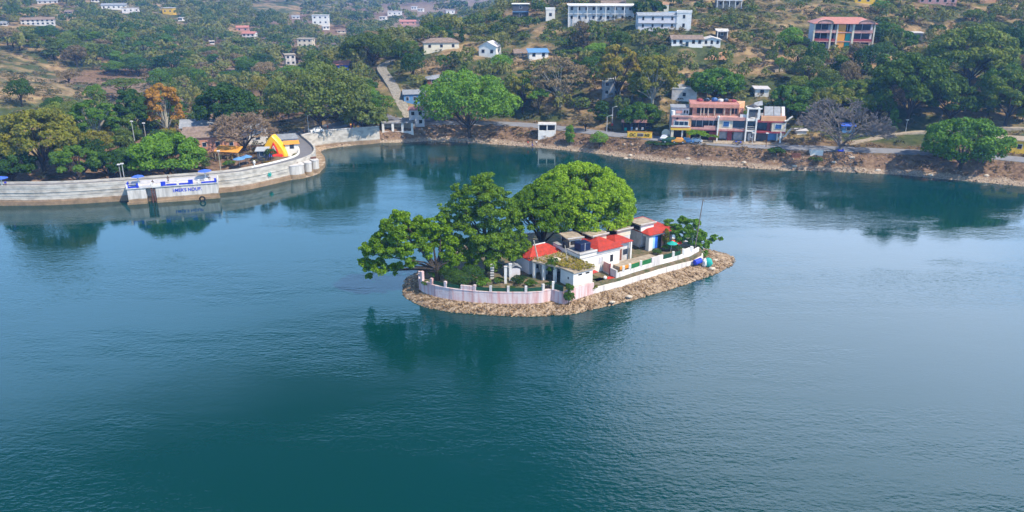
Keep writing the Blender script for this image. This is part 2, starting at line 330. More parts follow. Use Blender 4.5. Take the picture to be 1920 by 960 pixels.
def height(X, Y):
    Z = np.full(X.shape, wts[Nn])
    for i in range(Nn): Z += wts[i] * np.sqrt((X - XY[i, 0]) ** 2 + (Y - XY[i, 1]) ** 2 + 9.0)
    ins, d = inlake(X, Y); rd = segdist(X, Y, ROAD)
    amp = np.clip(d / 25, 0, 1)
    nz = vnoise(X, Y, 30, 1) * 3 + vnoise(X, Y, 11, 2) * 1.6 + vnoise(X, Y, 4, 3) * .5
    far = np.clip((Y - 400) / 600, 0, 1)
    Z = Z + amp * nz * np.clip((rd - 5) / 8, 0, 1) * (1 + far * 1.5) * np.where((X < -40) & (Y < 250), .25, 1)
    land = np.maximum(Z, .05 + np.minimum(d * .16, .9)); land += vnoise(X, Y, 1.8, 4) * .25 * np.clip(d / 2, 0, 1) * np.clip((rd - 4) / 3, 0, 1)
    # terraces cut in the open slope
    tz = np.floor(land / 1.6) * 1.6 + np.clip((land / 1.6 % 1 - .6) / .4, 0, 1) * 1.6
    tm = np.clip((X - 55) / 12, 0, 1) * np.clip((110 - X) / 12, 0, 1) * np.clip((Y - 250) / 8, 0, 1) * np.clip((345 - Y) / 8, 0, 1)
    land = land * (1 - tm) + tz * tm
    k = np.clip((rd - 4.0) / 4, 0, 1); land = np.where(rd < 8, 4.0 * (1 - k) + land * k, land)
    return np.where(ins, -np.minimum(.1 + d * .35, 3.0), land)
def axis(segs):
    out = []
    for a, b, s in segs: out += list(np.arange(a, b, s))
    return np.array(out + [segs[-1][1]])
xs = axis([(-1600, -700, 60), (-700, -320, 18), (-320, -170, 6), (-170, -20, 2.5), (-20, 140, 2.2), (140, 240, 4), (240, 600, 18), (600, 1600, 60)])
ys = axis([(-800, -400, 50), (-400, 160, 20), (160, 300, 1.8), (300, 420, 3.5), (420, 700, 8), (700, 1500, 22), (1500, 2800, 60)])
GX, GY = np.meshgrid(xs, ys); GZ = height(GX, GY)
nv = GX.size; nx = len(xs); ny = len(ys)
co = np.stack([GX, GY, GZ], -1).reshape(-1, 3)
ii = (np.arange(ny - 1)[:, None] * nx + np.arange(nx - 1)[None]).ravel()
fc = np.stack([ii, ii + 1, ii + nx + 1, ii + nx], -1)
def npmesh(name, co, fc, m, tone=None, smooth=False):
    me = bpy.data.meshes.new(name); me.vertices.add(len(co)); me.vertices.foreach_set('co', co.astype(np.float32).ravel())
    k = fc.shape[1]; me.loops.add(fc.size); me.loops.foreach_set('vertex_index', fc.astype(np.int32).ravel())
    me.polygons.add(len(fc)); me.polygons.foreach_set('loop_start', np.arange(0, fc.size, k, dtype=np.int32))
    if smooth: me.polygons.foreach_set('use_smooth', np.ones(len(fc), bool))
    me.update(calc_edges=True)
    if tone is not None:
        a = me.attributes.new('tone', 'FLOAT', 'POINT'); a.data.foreach_set('value', tone.astype(np.float32))
    me.materials.append(m); return me
def link(name, me, parent=None, **k):
    o = bpy.data.objects.new(name, me); COL.objects.link(o); o.parent = parent; tag(o, **k); return o

# ground material: earth, dry grass, green scrub; gravel beach close to the water level
def groundmat():
    m = bpy.data.materials.new('hillside_ground'); m.use_nodes = True
    n = m.node_tree.nodes; l = m.node_tree.links; b = n['Principled BSDF']; b.inputs['Roughness'].default_value = .95; b.inputs['Specular IOR Level'].default_value = .1
    g = n.new('ShaderNodeNewGeometry'); sx = n.new('ShaderNodeSeparateXYZ'); l.new(g.outputs['Position'], sx.inputs[0])
    def noise(s, d=8, r=.6):
        t = n.new('ShaderNodeTexNoise'); t.inputs['Scale'].default_value = s; t.inputs['Detail'].default_value = d; t.inputs['Roughness'].default_value = r
        l.new(g.outputs['Position'], t.inputs['Vector']); return t.outputs[0]
    def ramp(src, stops):
        r = n.new('ShaderNodeValToRGB'); e = r.color_ramp.elements
        while len(e) < len(stops): e.new(.5)
        for q, (p, c) in zip(e, stops): q.position = p; q.color = (*c, 1)
        l.new(src, r.inputs[0]); return r.outputs[0]
    def mix(f, a, c):
        x = n.new('ShaderNodeMix'); x.data_type = 'RGBA'; l.new(f, x.inputs[0]); l.new(a, x.inputs[6]); l.new(c, x.inputs[7]); return x.outputs[2]
    dry = ramp(noise(.35), [(.3, (.13, .085, .045)), (.5, (.27, .18, .095)), (.7, (.38, .28, .14))])
    grn = ramp(noise(.5), [(.3, (.03, .045, .015)), (.7, (.085, .10, .035))])
    base = mix(ramp(noise(.06, 5), [(.42, (0, 0, 0)), (.56, (1, 1, 1))]), dry, grn)
    sand = ramp(noise(2.2), [(.3, (.12, .085, .06)), (.5, (.30, .225, .16)), (.72, (.46, .37, .28))])
    ad = n.new('ShaderNodeMath'); ad.operation = 'MULTIPLY_ADD'; l.new(noise(.4), ad.inputs[0]); ad.inputs[1].default_value = 1.6; l.new(sx.outputs[2], ad.inputs[2])
    mr = n.new('ShaderNodeMapRange'); mr.inputs[1].default_value = 1.45; mr.inputs[2].default_value = 1.9; l.new(ad.outputs[0], mr.inputs[0])
    bank = ramp(noise(.9), [(.3, (.06, .04, .028)), (.5, (.17, .105, .065)), (.7, (.27, .18, .11))])
    m2 = n.new('ShaderNodeMapRange'); m2.inputs[1].default_value = 4.4; m2.inputs[2].default_value = 5.6; l.new(ad.outputs[0], m2.inputs[0])
    c = mix(m2.outputs[0], bank, base); c = mix(mr.outputs[0], sand, c)
    l.new(c, b.inputs['Base Color'])
    bp = n.new('ShaderNodeBump'); bp.inputs['Strength'].default_value = .6; bp.inputs['Distance'].default_value = .4
    l.new(noise(1.5, 8, .7), bp.inputs['Height']); l.new(bp.outputs[0], b.inputs['Normal']); return m
M['ground'] = groundmat()
ground = link('ground', npmesh('ground', co, fc, M['ground'], smooth=True), kind='structure')
bvh = BVHTree.FromPolygons([Vector(c) for c in co], [tuple(f) for f in fc])
def G(px, py, fallback=None):
    h = bvh.ray_cast(Vector((0, 0, CH)), ray(px, py), 4000)
    return h[0] if h[0] else P(px, py, 0)
def gz(x, y):
    h = bvh.ray_cast(Vector((x, y, 900)), Vector((0, 0, -1)), 2000)
    return h[0].z if h[0] else 0
print('terrain', time.time() - T0)

# ------------------------------------------------------------------ water
def watermat():
    m = bpy.data.materials.new('lake_water'); m.use_nodes = True
    n = m.node_tree.nodes; l = m.node_tree.links; b = n['Principled BSDF']
    g = n.new('ShaderNodeNewGeometry')
    b.inputs['IOR'].default_value = 1.333; b.inputs['Roughness'].default_value = .05
    b.inputs['Specular IOR Level'].default_value = .55
    def noise(s, d, r=.5, sc=(1, 1, 1), rot=0):
        mp = n.new('ShaderNodeMapping'); mp.inputs['Scale'].default_value = sc; mp.inputs['Rotation'].default_value = (0, 0, rot); l.new(g.outputs['Position'], mp.inputs['Vector'])
        t = n.new('ShaderNodeTexNoise'); t.inputs['Scale'].default_value = s; t.inputs['Detail'].default_value = d; t.inputs['Roughness'].default_value = r
        l.new(mp.outputs[0], t.inputs['Vector']); return t.outputs[0]
    def math_(op, a, c):
        x = n.new('ShaderNodeMath'); x.operation = op
        for i, q in enumerate((a, c)):
            if isinstance(q, (int, float)): x.inputs[i].default_value = q
            else: l.new(q, x.inputs[i])
        return x.outputs[0]
    def ramp(src, p0, p1, v0, v1):
        x = n.new('ShaderNodeMapRange'); x.interpolation_type = 'SMOOTHSTEP'; l.new(src, x.inputs[0])
        for i, q in enumerate((p0, p1, v0, v1)): x.inputs[i + 1].default_value = q
        return x.outputs[0]
    # body colour: deep teal, a little greener in patches
    cr = n.new('ShaderNodeValToRGB'); cr.color_ramp.elements[0].color = (.0001, .031, .027, 1); cr.color_ramp.elements[1].color = (.0002, .035, .037, 1)
    cr.color_ramp.elements[0].position = .35; cr.color_ramp.elements[1].position = .65
    l.new(noise(.012, 3), cr.inputs[0]); l.new(cr.outputs[0], b.inputs['Base Color'])
    w1 = noise(.75, 4, .55, (.55, 1.25, 1), .12); w2 = noise(.22, 3, .5, (.5, 1.3, 1), -.15); w3 = noise(1.9, 2, .5, (.7, 1.2, 1), .3)
    h = math_('ADD', math_('ADD', math_('MULTIPLY', w1, .55), math_('MULTIPLY', w2, 1.1)), math_('MULTIPLY', w3, .62))
    # calm slicks between rippled water, drawn out by the wind
    slick = ramp(noise(.028, 4, .6, (.5, 1.5, 1), -.35), .42, .58, .16, 1.1)
    bp = n.new('ShaderNodeBump'); bp.inputs['Distance'].default_value = .064; l.new(slick, bp.inputs['Strength'])
    l.new(h, bp.inputs['Height']); l.new(bp.outputs[0], b.inputs['Normal'])
    return m
M['water'] = watermat()
lk = MB(); lk.add([(-300, -420, 0), (300, -420, 0), (300, 270, 0), (-300, 270, 0)], [(0, 1, 2, 3)])
lake = lk.build('water', M['water']); tag(lake, kind='structure')

# ------------------------------------------------------------------ foliage generators
def leafverts(p, nrm, size, tone, r, flat=.55, zc=1.0):
    N = len(p); nrm = nrm + r.normal(0, flat, (N, 3)); nrm /= np.linalg.norm(nrm, axis=1)[:, None] + 1e-9
    a = np.cross(nrm, r.normal(0, 1, (N, 3))); a /= np.linalg.norm(a, axis=1)[:, None] + 1e-9; b = np.cross(nrm, a)
    s = (size * r.uniform(.6, 1.35, N))[:, None]; k = r.uniform(.5, .9, N)[:, None]
    off = np.stack([-a * s, -b * s * k + nrm * s * .15, a * s, b * s * k - nrm * s * .15], 1); off[..., 2] *= zc
    co = (p[:, None] + off).reshape(-1, 3)
    fc = np.arange(4 * N).reshape(-1, 4); return co, fc, np.repeat(tone, 4)
def blobleaves(blobs, n, r, low=-.35, cull=.82, fill=.15):
    """points and outward normals over the surface of many overlapping clumps"""
    B = np.array(blobs); c = B[:, :3]; rad = B[:, 3]; fl = B[:, 4] if B.shape[1] > 4 else np.ones(len(B))
    pr = rad ** 2; pr /= pr.sum(); k = r.choice(len(B), int(n * 1.6), p=pr)
    d = r.normal(0, 1, (len(k), 3)); d /= np.linalg.norm(d, axis=1)[:, None]; d[:, 2] = np.where(d[:, 2] < low, -d[:, 2], d[:, 2])
    rr = rad[k] * r.uniform(.78, 1.08, len(k)) * np.where(r.rand(len(k)) < fill, r.uniform(.3, .9, len(k)), 1)
    dd = d.copy(); dd[:, 2] *= fl[k]
    p = c[k] + dd * rr[:, None]; keep = np.ones(len(p), bool)
    for j in range(len(B)):
        q = p - c[j]; q[:, 2] /= fl[j]; ins = (q ** 2).sum(1) < (rad[j] * cull) ** 2
        keep &= ~(ins & (k != j) & (r.rand(len(p)) < .93))
    p = p[keep][:n]; d = d[keep][:n]; k = k[keep][:n]
    bt = r.rand(len(B)); tone = np.clip(.35 * bt[k] + .65 * r.rand(len(k)), 0, 1)
    return p, d, tone
def shape_blobs(kind, r, nb):
    out = []
    for i in range(nb):
        a = r.uniform(0, 2 * math.pi); 
        if kind == 'round':
            t = math.acos(r.uniform(-.45, 1)); q = r.uniform(.5, .78); rr = r.uniform(.20, .36)
            out.append((math.sin(t) * math.cos(a) * q, math.sin(t) * math.sin(a) * q, .58 + math.cos(t) * .34 * q / .78, rr * 1.0, .85))
        elif kind == 'tall':
            z = r.uniform(.2, .95); q = (1 - abs(z - .5) * 1.5) * .7 * r.uniform(.3, 1); out.append((math.cos(a) * q, math.sin(a) * q, z, r.uniform(.2, .34), .55))
        elif kind == 'flat':
            q = math.sqrt(r.rand()) * .85; out.append((math.cos(a) * q, math.sin(a) * q, .80 - q * q * .22 + r.uniform(-.06, .05), r.uniform(.16, .28), .35))
        elif kind == 'spire':
            z = r.uniform(.1, .95); q = (1 - z) * .65 * r.uniform(.4, 1); out.append((math.cos(a) * q, math.sin(a) * q, z, .10 + .25 * (1 - z), .5))
        elif kind == 'shrub':
            q = math.sqrt(r.rand()) * .65; out.append((math.cos(a) * q, math.sin(a) * q, .35 + r.uniform(0, .28) * (1 - q), r.uniform(.25, .4), .8))
        elif kind == 'loose':
            t = math.acos(r.uniform(-.5, 1)); q = r.uniform(.25, .85); rr = r.uniform(.12, .26)
            out.append((math.sin(t) * math.cos(a) * q, math.sin(t) * math.sin(a) * q, .58 + math.cos(t) * .38 * q / .8, rr, .6))
    return out
def unit_crown(kind, seed, nb, nl, leaf, m=None):
    r = np.random.RandomState(seed); bl = [(*q[:3], q[3], q[4] * .58) for q in shape_blobs(kind, r, nb)]
    p, d, tone = blobleaves(bl, nl, r); return leafverts(p, d, leaf, tone, r, .55, .55)
CR = {}
def crowns(kind, mk):
    key = (kind, mk)
    if key not in CR:
        L = []
        nb, nl, lf = {'round': (44, 4200, .048), 'tall': (34, 3200, .056), 'flat': (34, 2800, .048), 'spire': (30, 2400, .06), 'shrub': (12, 900, .08), 'loose': (46, 3000, .042)}[kind]
        for s in range(2):
            co_, fc_, tn = unit_crown(kind, hash(kind) % 7 + {'round': 11, 'tall': 22, 'flat': 33, 'spire': 44, 'shrub': 55, 'loose': 66}[kind] + s * 100 - hash(kind) % 7, nb, nl, lf)
            L.append(npmesh('crown_' + kind, co_, fc_, M[mk], tn))
        CR[key] = L
    return CR[key]
def limbs(seed, n=7, r0=.045, spread=.6, top=.75, m='bark'):
    r = random.Random(seed); mb = MB(); mb.tube((0, 0, -.15), (0, 0, .25), r0 * 1.3, r0, 6)
    for i in range(n):
        a = 2 * math.pi * i / n + r.uniform(-.3, .3); q = spread * r.uniform(.5, 1); z = r.uniform(.5, top)
        mid = (math.cos(a) * q * .45, math.sin(a) * q * .45, .25 + (z - .25) * .6)
        mb.tube((0, 0, r.uniform(.12, .25)), mid, r0 * .6, r0 * .38, 5); mb.tube(mid, (math.cos(a) * q, math.sin(a) * q, z), r0 * .38, r0 * .12, 4)
    mb.tube((0, 0, .25), (r.uniform(-.05, .05), r.uniform(-.05, .05), top), r0, r0 * .3, 5)
    return mb.mesh('trunk', M[m])
TRUNK = [limbs(s) for s in range(3)]; TRUNK_T = [limbs(9, 9, .04, .35, .9)]
rng = random.Random(77)
TREES = []     # (object, colour word, form, height m, px, py) for labels
def put_tree(loc, h, rad, kind='round', mk='mid', label=None, cat='tree', name=None, group=None, rec=True):
    nm = name or {'round': 'broadleaf_tree', 'tall': 'tall_tree', 'flat': 'flat_topped_tree', 'spire': 'conifer_tree', 'shrub': 'shrub', 'loose': 'open_crowned_tree'}[kind]
    e = empty(nm, loc, rng.uniform(0, 6.28), label, cat, group); e.scale = (rad, rad, h)
    c = link('crown' if kind != 'shrub' else 'foliage', rng.choice(crowns(kind, mk)), e); 
    t = link('trunk' if kind != 'shrub' else 'stem', rng.choice(TRUNK_T if kind in ('tall', 'spire') else TRUNK), e)
    if rec and not label: TREES.append((e, mk, kind, h, rad))
    return e

def bare_tree(name, loc, h, rad, mt, seed, label, depth=6, twigm=None):
    r = random.Random(seed); e = empty(name, loc, 0, label, 'tree')
    tr = MB(); tw = MB()
    def grow(p, d, L, rr, k):
        q = p + d * L; (tr if k <= 2 else tw).tube(p, q, max(rr, .065), max(rr * .68, .055), 5 if k < 2 else 3)
        if k >= depth: return
        nb = 3 if k < depth - 1 else 4
        for i in range(nb):
            a = r.uniform(0, 6.28); s = r.uniform(.35, .85) if k else r.uniform(.6, 1.0)
            nd = (d + Vector((math.cos(a) * s, math.sin(a) * s, r.uniform(-.25, .12)))).normalized()
            # keep inside a spreading dome
            c = q + nd * L * .8; rel = Vector(((c.x) / rad, (c.y) / rad, (c.z) / h))
            if rel.x ** 2 + rel.y ** 2 > 1 or rel.z > 1 - .35 * (rel.x ** 2 + rel.y ** 2): nd = (nd + Vector((-q.x / rad * .6, -q.y / rad * .6, -.5))).normalized()
            if nd.z < -.15: nd.z = -.15 + r.uniform(0, .2); nd.normalize()
            grow(q, nd, L * r.uniform(.66, .86), rr * .58, k + 1)
    for i in range(5):
        a = 2 * math.pi * i / 5 + r.uniform(-.4, .4)
        grow(Vector((0, 0, h * .10)), Vector((math.cos(a) * .8, math.sin(a) * .8, r.uniform(.6, .9))).normalized(), h * .27, h * .028, 1)
    tr.tube((0, 0, -.5), (0, 0, h * .13), h * .045, h * .035, 8)
    tr.build('trunk', mt, e); tw.build('twigs', twigm or mt, e); return e

# ------------------------------------------------------------------ generic house
def house(name, label, cat, loc, rz, w_, d_, h_, st, wall, roof, rm, wins=3, rh=1.2, door=None, slab=None, group=None, winw=1.0, winh=1.1, wm='glass', cols=0, skirt=4, ov=.4, awn=None):
    e = empty(name, loc, rz, label, cat, group)
    MB().box(-w_ / 2, w_ / 2, 0, d_, -skirt, h_).build('wall', M[wall], e)
    sh = h_ / st
    for s in range(st):
        z = s * sh + sh * .42
        for i in range(wins):
            x = -w_ / 2 + w_ * (i + .5) / wins
            if s == 0 and door is not None and i == door:
                MB().box(x - .5, x + .5, -.05, .1, .05, sh * .72).build('door', M['maroon' if wm == 'glass' else 'glass'], e); continue
            f = MB().box(x - winw / 2 - .1, x + winw / 2 + .1, -.04, .05, z - .1, z + winh + .1).build('window', M['offwhite' if wall != 'white' else 'grey'], e)
            MB().box(x - winw / 2, x + winw / 2, -.07, -.03, z, z + winh).build('pane', M[wm], f)
        if s and slab: MB().box(-w_ / 2 - .15, w_ / 2 + .15, -.5, -.003, s * sh - .12, s * sh + .1).build('ledge', M[slab], e)
    for x in (-w_ / 2, w_ / 2):
        if d_ > 3:
            q = -1 if x < 0 else 1
            for s in range(st): MB().box(min(x, x + q * .06), max(x, x + q * .06), d_ * .4, d_ * .4 + winw, s * sh + sh * .42, s * sh + sh * .42 + winh).build('side_window', M[wm], e)
    if roof == 'flat': MB().box(-w_ / 2 - ov, w_ / 2 + ov, -ov, d_ + ov, h_, h_ + .22).build('roof', M[rm], e)
    elif roof == 'parapet':
        mb = MB(); mb.box(-w_ / 2 - .1, w_ / 2 + .1, -.1, .1, h_, h_ + .7); mb.box(-w_ / 2 - .1, w_ / 2 + .1, d_ - .1, d_ + .1, h_, h_ + .7)
        mb.box(-w_ / 2 - .1, -w_ / 2 + .1, .1, d_ - .1, h_, h_ + .7); mb.box(w_ / 2 - .1, w_ / 2 + .1, .1, d_ - .1, h_, h_ + .7); mb.build('parapet', M[rm], e)
        MB().box(-w_ / 2 + .1, w_ / 2 - .1, .1, d_ - .1, h_, h_ + .05).build('roof', M['grey'], e)
    elif roof == 'gable':
        gable(-w_ / 2 - ov, w_ / 2 + ov, -ov, d_ + ov, h_, rh).build('roof', M[rm], e)
        MB().add([(-w_ / 2, 0, h_), (-w_ / 2, d_, h_), (-w_ / 2, d_ / 2, h_ + rh), (w_ / 2, 0, h_), (w_ / 2, d_, h_), (w_ / 2, d_ / 2, h_ + rh)], [(0, 2, 1), (3, 4, 5)]).build('gable_wall', M[wall], e)
    elif roof == 'gabley':
        gable(-w_ / 2 - ov, w_ / 2 + ov, -ov, d_ + ov, h_, rh, 'y').build('roof', M[rm], e)
        MB().add([(-w_ / 2, 0, h_), (w_ / 2, 0, h_), (0, 0, h_ + rh)], [(0, 1, 2)]).build('gable_wall', M[wall], e)
    elif roof == 'hip': hip(-w_ / 2 - ov, w_ / 2 + ov, -ov, d_ + ov, h_, rh).build('roof', M[rm], e)
    elif roof == 'shed':
        MB().add([(-w_/2-ov, -ov, h_), (w_/2+ov, -ov, h_), (w_/2+ov, d_+ov, h_+rh), (-w_/2-ov, d_+ov, h_+rh), (-w_/2-ov, -ov, h_+.12), (w_/2+ov, -ov, h_+.12), (w_/2+ov, d_+ov, h_+rh+.12), (-w_/2-ov, d_+ov, h_+rh+.12)],
                 [(3, 2, 1, 0), (4, 5, 6, 7), (0, 1, 5, 4), (1, 2, 6, 5), (2, 3, 7, 6), (3, 0, 4, 7)]).build('roof', M[rm], e)
    for i in range(cols):
        x = -w_ / 2 + .2 + (w_ - .4) * i / (cols - 1); MB().box(x - .12, x + .12, -1.6, -1.36, -skirt * .5, h_ - .02).build('column', M['white'], e)
    if cols: MB().box(-w_ / 2, w_ / 2, -1.7, -.004, h_ - .25, h_ - .02).build('veranda_roof', M[rm], e)
    return e
BLD = []  # protected picture rectangles with their distance, so that no filler tree hides a building
def hpx(name, label, cat, px, py, wpx, hpx_, st, wall, roof, rm, rot=0, **k):
    """house whose front base centre is seen at px,py; sizes given in photo pixels"""
    loc = G(px, py); s = proj(loc)[2]; d_ = k.pop('depth', 6)
    h = hpx_ / s * 1.03; wd = wpx / s
    if roof in ('gable', 'gabley', 'hip', 'shed'): h -= k.get('rh', 1.2) * .8
    BLD.append((px - wpx / 2 - 3, px + wpx / 2 + 3, py - hpx_ - 6, py + 2, loc.y))
    return house(name, label, cat, loc, R(rot) - math.atan2(loc.x, loc.y) * .5, wd, d_, h, st, wall, roof, rm, **k)
# ------------------------------------------------------------------ world-space building helpers
def wb(mb, name, m, parent=None, bevel=0, smooth=False):
    """build a mesh given in world coordinates under a parent that stands somewhere else"""
    if parent is not None:
        c, s = math.cos(-parent.rotation_euler.z), math.sin(-parent.rotation_euler.z); L = parent.location
        mb.v = [((x - L.x) * c - (y - L.y) * s, (x - L.x) * s + (y - L.y) * c, z - L.z) for x, y, z in mb.v]
    return mb.build(name, M[m], parent, bevel, smooth)
def offs(line, d):
    """polyline shifted d metres to its right-hand side"""
    out = []; L = [Vector(p[:2]) for p in line]
    for i, p in enumerate(L):
        a = (L[i] - L[i - 1]).normalized() if i else None; b = (L[i + 1] - L[i]).normalized() if i < len(L) - 1 else None
        t = ((a or b) + (b or a)).normalized(); k = 1 / max(.5, t.dot(a or b)); out.append((p.x + t.y * d * k, p.y - t.x * d * k))
    return out
def strip(line, z0, z1, d0, d1, mb=None):
    """solid band along a polyline between two offsets"""
    mb = mb or MB(); A_ = offs(line, d0); B_ = offs(line, d1); n = len(line)
    f = lambda z, i: z[i] if isinstance(z, (list, tuple)) else z
    vs = [];
    for i in range(n): vs += [(*A_[i], f(z0, i)), (*B_[i], f(z0, i)), (*B_[i], f(z1, i)), (*A_[i], f(z1, i))]
    fs = [(3, 2, 1, 0), tuple(4 * (n - 1) + k for k in (0, 1, 2, 3))]
    for i in range(n - 1):
        for k in range(4): fs.append((4 * i + k, 4 * i + (k + 1) % 4, 4 * i + 4 + (k + 1) % 4, 4 * i + 4 + k))
    mb.add(vs, fs); return mb
def smooth_line(L, it=2):
    for _ in range(it):
        o = [L[0]]
        for a, b in zip(L, L[1:]): o += [tuple(x * .75 + y * .25 for x, y in zip(a, b)), tuple(x * .25 + y * .75 for x, y in zip(a, b))]
        L = o + [L[-1]]
    return L
def stones(pts, sizes, seed, m, flat=.6):
    r = np.random.RandomState(seed); N = len(pts)
    c = np.array([(-1, -1, -1), (1, -1, -1), (1, 1, -1), (-1, 1, -1), (-1, -1, 1), (1, -1, 1), (1, 1, 1), (-1, 1, 1)], float)
    V = c[None] * r.uniform(.6, 1.1, (N, 8, 3)); V[:, 4:, :2] *= .72; V *= sizes[:, None, None] * np.stack([r.uniform(.7, 1.3, N), r.uniform(.6, 1, N), np.full(N, flat) * r.uniform(.6, 1.2, N)], -1)[:, None]
    a = r.uniform(0, 6.28, N); ca, sa = np.cos(a)[:, None], np.sin(a)[:, None]
    tl = r.normal(0, .25, (N, 1)); x = V[..., 0] * ca - V[..., 1] * sa; y = V[..., 0] * sa + V[..., 1] * ca; z = V[..., 2] + x * tl
    co = np.stack([x, y, z], -1) + pts[:, None]
    f = np.array([(3, 2, 1, 0), (4, 5, 6, 7), (0, 1, 5, 4), (1, 2, 6, 5), (2, 3, 7, 6), (3, 0, 4, 7)])
    fc = (np.arange(N)[:, None, None] * 8 + f[None]).reshape(-1, 4)
    return npmesh('stones', co.reshape(-1, 3), fc, m, np.repeat(r.rand(N), 8))

# ================================================================== THE ISLAND
ROCK = [P(*q)[:2] for q in [(755, 545), (757, 556), (775, 567), (800, 577), (850, 586), (920, 591), (990, 594), (1030, 592), (1050, 591), (1075, 589), (1110, 581), (1180, 565), (1250, 545), (1310, 525), (1350, 510), (1376, 496), (1379, 486), (1368, 478), (1350, 473)]]
ROCK += [(34, 147.5), (26, 151.5), (14, 154), (2, 152), (-8, 146), (-15, 137), (-18.8, 130)]
WF = [P(*q, 1)[:2] for q in [(786, 544), (800, 551), (817, 556.5), (848, 562.5), (890, 567), (932, 569.5), (994, 569.5), (1015, 568), (1033, 564), (1056, 571), (1084, 560), (1113, 551), (1164, 538), (1200, 526), (1242, 513), (1275, 504), (1301, 496), (1318, 486)]]
WB = [(35.5, 141.5), (30.5, 146), (22, 149), (12, 150.5), (2, 148.5), (-7, 142.5), (-13, 134), (-16, 127)]
WALL = WF + WB
# rocky rim: rings from under the water up to the wall foot
r_ = np.random.RandomState(3)
def resample(poly, N):
    p = np.array(poly + [poly[0]]); s = np.r_[0, np.cumsum(np.hypot(*np.diff(p, axis=0).T))]; t = np.linspace(0, s[-1], N, endpoint=False)
    return np.stack([np.interp(t, s, p[:, 0]), np.interp(t, s, p[:, 1])], -1)
RK = np.array(ROCK); cen = np.array([11., 133.])
NR = 420; wl = resample(WALL, NR)
# match each wall point with the rim point in the same direction from the nearest axis point
rp_ = resample(ROCK, 3000)
rim = resample(ROCK, NR)
for _ in range(3): rim = (np.roll(rim, 1, 0) + rim * 2 + np.roll(rim, -1, 0)) / 4
lev = [(-.35, -1.6), (0.0, -.12), (.06, .14), (.35, .45), (.7, .75), (1.0, 1.0), (1.12, 1.2)]
co_ = []
for t, z in lev:
    q = rim + (wl - rim) * t; j = r_.normal(0, .12, NR)
    co_.append(np.c_[q + r_.normal(0, .10, (NR, 2)) * (0 < t < 1), np.full(NR, z) + (j if 0 < t < 1 else 0)])
fcs = []
for k in range(len(lev) - 1):
    i = np.arange(NR); fcs.append(np.stack([k * NR + i, k * NR + (i + 1) % NR, (k + 1) * NR + (i + 1) % NR, (k + 1) * NR + i], -1))
M['rim'] = mat('rubble_rim', (.42, .31, .21), .95, nscale=2.5, col2=(.16, .11, .07), bump=.8)
link('island_shore', npmesh('island_shore', np.concatenate(co_), np.concatenate(fcs), M['rim']), kind='structure')
N = 12000; k = r_.randint(0, NR, N); t = r_.uniform(-.05, .98, N) ** .9; f = r_.rand(N)[:, None]
t = np.nan_to_num(t, nan=0.0)
a = rim[k] * (1 - f) + rim[(k + 1) % NR] * f; b = wl[k] * (1 - f) + wl[(k + 1) % NR] * f
q = a + (b - a) * t[:, None]; z = np.interp(t, [-.05, 0, .06, .35, .7, 1], [-.1, 0, .14, .45, .75, 1.0]) + .02
sz = r_.gamma(2.0, .05, N).clip(.05, .30)
link('shore_stones', stones(np.c_[q, z], sz, 4, M['stone'], .38), kind='stuff', label='tan rubble stones packed on the sloping rim of the island', cat='stones')
MB().prism([tuple(p) for p in offs(WALL, -.3)], -1, 2.35).build('island_ground', mat('island_earth', (.20, .14, .09), .95, nscale=.8, col2=(.05, .07, .025), bump=.4)); tag(bpy.data.objects['island_ground'], kind='structure')
def wpt(px, d=0):
    """point of the island's front wall line under picture column px"""
    L = [proj((*p, 1)) for p in WF]
    for i in range(len(WF) - 1):
        a, b = L[i][0], L[i + 1][0]
        if min(a, b) <= px <= max(a, b):
            q = Vector(WF[i]).lerp(Vector(WF[i + 1]), (px - a) / (b - a)); t = (Vector(WF[i + 1]) - Vector(WF[i])).normalized(); return Vector((q.x - t.y * d, q.y + t.x * d)), math.atan2(t.y, t.x)
iw = empty('retaining_wall', (*WF[4], 1), 0, 'stained pink masonry wall with green railing panels round the left end of the island', 'wall')
left = WF[:9]; wb(strip(WB[4:] + left, .7, 2.9, 0, -.45), 'wall', 'islwall_pink', iw)
wb(strip(left, 2.9, 3.0, .06, -.5), 'coping', 'islwall_pink', iw)
for px in (791, 809, 835, 890, 920, 953, 986, 1019):
    q, an = wpt(px, .2); mb = MB().box(-.2, .2, -.2, .2, 0, .95 if px != 1019 else 1.1); o = mb.build('post', M['offwhite' if px > 900 else 'islwall_pink'], iw)
    o.location = (q.x - iw.location.x, q.y - iw.location.y, 2.0); o.rotation_euler = (0, 0, an)
    if px == 791: o.scale = (1.2, 1.2, 1.6)
for a, b in ((812, 833), (838, 861), (892.5, 917.5), (922.5, 950.5), (955.5, 983.5), (988.5, 1016)):
    p0, an = wpt(a, .2); p1, _ = wpt(b, .2); wb(strip([tuple(p0), tuple(p1)], 3.02, 3.62, .05, -.05), 'railing_panel', 'darkgreen', iw)
p0, _ = wpt(864, .2); p1, _ = wpt(887, .2); wb(strip([tuple(p0), tuple(p1)], 3.0, 3.7, .15, -.15), 'solid_panel', 'islwall_pink', iw)
# kinked middle stretch
iw2 = empty('retaining_wall', (*WF[9], 1), 0, 'pale lilac masonry wall kinked round the small shore tree in the middle of the island', 'wall')
mid = WF[8:12]; wb(strip(mid, .7, 3.0, 0, -.45), 'wall', 'islwall_pink', iw2)
q, an = wpt(1044, .25); o = MB().box(-1.0, 1.0, -.06, .06, 0, .9).build('railing_panel', M['darkgreen'], iw2); o.location = (q.x - iw2.location.x, q.y - iw2.location.y, 2.1); o.rotation_euler = (0, 0, an)
q, an = wpt(1035, .25); o = MB().box(-.2, .2, -.2, .2, 0, 1.4).build('post', M['white'], iw2); o.location = (q.x - iw2.location.x, q.y - iw2.location.y, 1.9)
